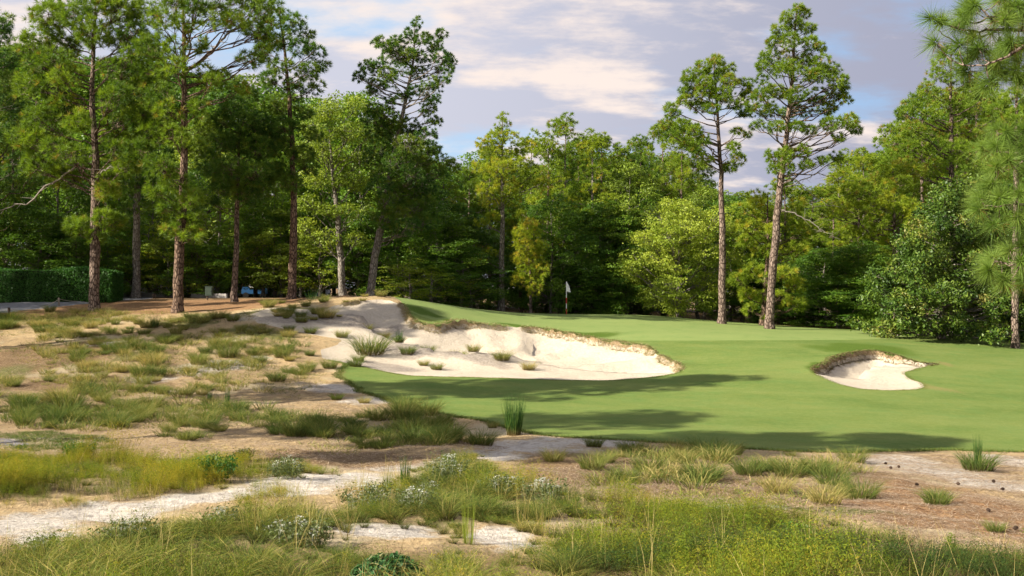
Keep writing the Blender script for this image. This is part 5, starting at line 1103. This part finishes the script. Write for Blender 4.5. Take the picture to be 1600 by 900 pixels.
# pine cones on the right-hand straw
def cone_mesh():
    acc = Acc()
    tube(acc, [(0, 0, .0), (0, 0, .05), (0, 0, .11), (0, 0, .15)], [.02, .045, .035, .005], 8)
    for i in range(12):
        zz_ = .01 + i * .011; rr = .055 * math.sin(math.pi * (i + 2) / 15)
        for k in range(9):
            an = k * .698 + i * .4; v = np.array([math.cos(an), math.sin(an), 0]); t2 = np.array([-v[1], v[0], 0])
            acc.add([v * rr * .3 + [0, 0, zz_], v * rr + t2 * .013 + [0, 0, zz_ + .006], v * rr * 1.3 + [0, 0, zz_ + .014], v * rr - t2 * .013 + [0, 0, zz_ + .006]], [(0,1,2),(0,2,3)])
    return acc.mesh('pine_cone', M['cone'], False, False)
cm_ = cone_mesh()
for a, b, l in [(1403,731,'pine cone nearest the turf edge on the pale sand'),(1392,734,'smaller pine cone just left of the one nearest the turf edge'),(1436,759,'pine cone alone at the middle of the right-hand sand'),(1495,756,'pine cone on the pale streak below the right-hand reed'),
                (1550,756,'large pine cone at the right, darkest one'),(1563,767,'pine cone just below the darkest one'),(1547,801,'pine cone low on the straw at the right'),(1582,828,'pine cone lying nearest the lower right corner'),(1381,726,'pine cone closest to the tuft under the turf edge')]:
    x, y, z = at(a, b); o = link('pine_cone', cm_, None, (x, y, z + .04), random.uniform(0, 6), .5); o.rotation_euler = (random.uniform(1.2, 1.7), 0, random.uniform(0, 6)); tag(o, l, 'pine cone')
# ------------------------------------------------------------------ sky, sun, camera
w = bpy.data.worlds.new('World'); SC.world = w; w.use_nodes = True; nt = w.node_tree; nt.nodes.clear(); t = NT(nt)
sx, sy = SUN_AZ; rot = math.atan2(sx, sy)
sky = t.n('ShaderNodeTexSky', sky_type='NISHITA'); sky.sun_disc = False; sky.sun_elevation = math.radians(SUN_EL); sky.sun_rotation = rot
sky.air_density = 1.2; sky.dust_density = 1.5
gen = t.n('ShaderNodeTexCoord').outputs['Generated']
sep = t.n('ShaderNodeSeparateXYZ'); t.l(gen, sep.inputs[0])
zz = t.math('ADD', t.math('MAXIMUM', sep.outputs[2], 0.0), .22)
cmb = t.n('ShaderNodeCombineXYZ'); t.l(t.math('DIVIDE', sep.outputs[0], zz), cmb.inputs[0]); t.l(t.math('DIVIDE', sep.outputs[1], zz), cmb.inputs[1])
vec = cmb.outputs[0]
n1 = t.noise(t.scalev(vec, (.8, 1.25, 1)), 1.25, 9, .58); n2 = t.noise(t.scalev(vec, (1.0, 1.7, 1)), 2.0, 9, .6)
K_ = 10.0
cl = lambda r, g, b: (r * K_, g * K_, b * K_)
side = t.thr(sep.outputs[0], -.15, .42)
grey = t.mix(side, cl(.265, .27, .315), cl(.165, .172, .222))
cc = t.mix(t.thr(t.math('ADD', n2, t.math('MULTIPLY', side, -.03)), .45, .62), grey, cl(.41, .355, .325))
blue = t.mix(.85, sky.outputs[0], t.mix(side, cl(.19, .27, .375), cl(.12, .20, .33)))
c = t.mix(t.thr(t.math('ADD', n1, t.math('MULTIPLY', side, .05)), .36, .50), blue, cc)
bgn = t.n('ShaderNodeBackground'); t.l(c, bgn.inputs[0]); bgn.inputs[1].default_value = .1
o = t.n('ShaderNodeOutputWorld'); t.l(bgn.outputs[0], o.inputs[0])
L = bpy.data.lights.new('sun', 'SUN'); L.energy = 5.0; L.angle = math.radians(.55); L.color = (1, .91, .76)
lo = bpy.data.objects.new('sun', L); COL.objects.link(lo)
h = math.hypot(sx, sy); v = Vector((sx / h * math.cos(math.radians(SUN_EL)), sy / h * math.cos(math.radians(SUN_EL)), math.sin(math.radians(SUN_EL))))
lo.rotation_euler = v.to_track_quat('Z', 'Y').to_euler()
cam = bpy.data.cameras.new('camera'); co = bpy.data.objects.new('camera', cam); COL.objects.link(co); co.location = (0, 0, CZ)
co.rotation_euler = (math.radians(90), 0, 0); cam.lens = 35; cam.sensor_width = 36; cam.clip_end = 3000; cam.clip_start = .1; SC.camera = co
SC.view_settings.view_transform = 'Standard'; SC.view_settings.look = 'None'; SC.view_settings.gamma = 1; SC.view_settings.exposure = 1.3
SC.render.engine = 'CYCLES'; cy = SC.cycles; cy.use_denoising = True; cy.max_bounces = 6; cy.diffuse_bounces = 3; cy.glossy_bounces = 2; cy.transmission_bounces = 4; cy.transparent_max_bounces = 4
cy.use_adaptive_sampling = True; cy.adaptive_threshold = .02; cy.sample_clamp_indirect = 4
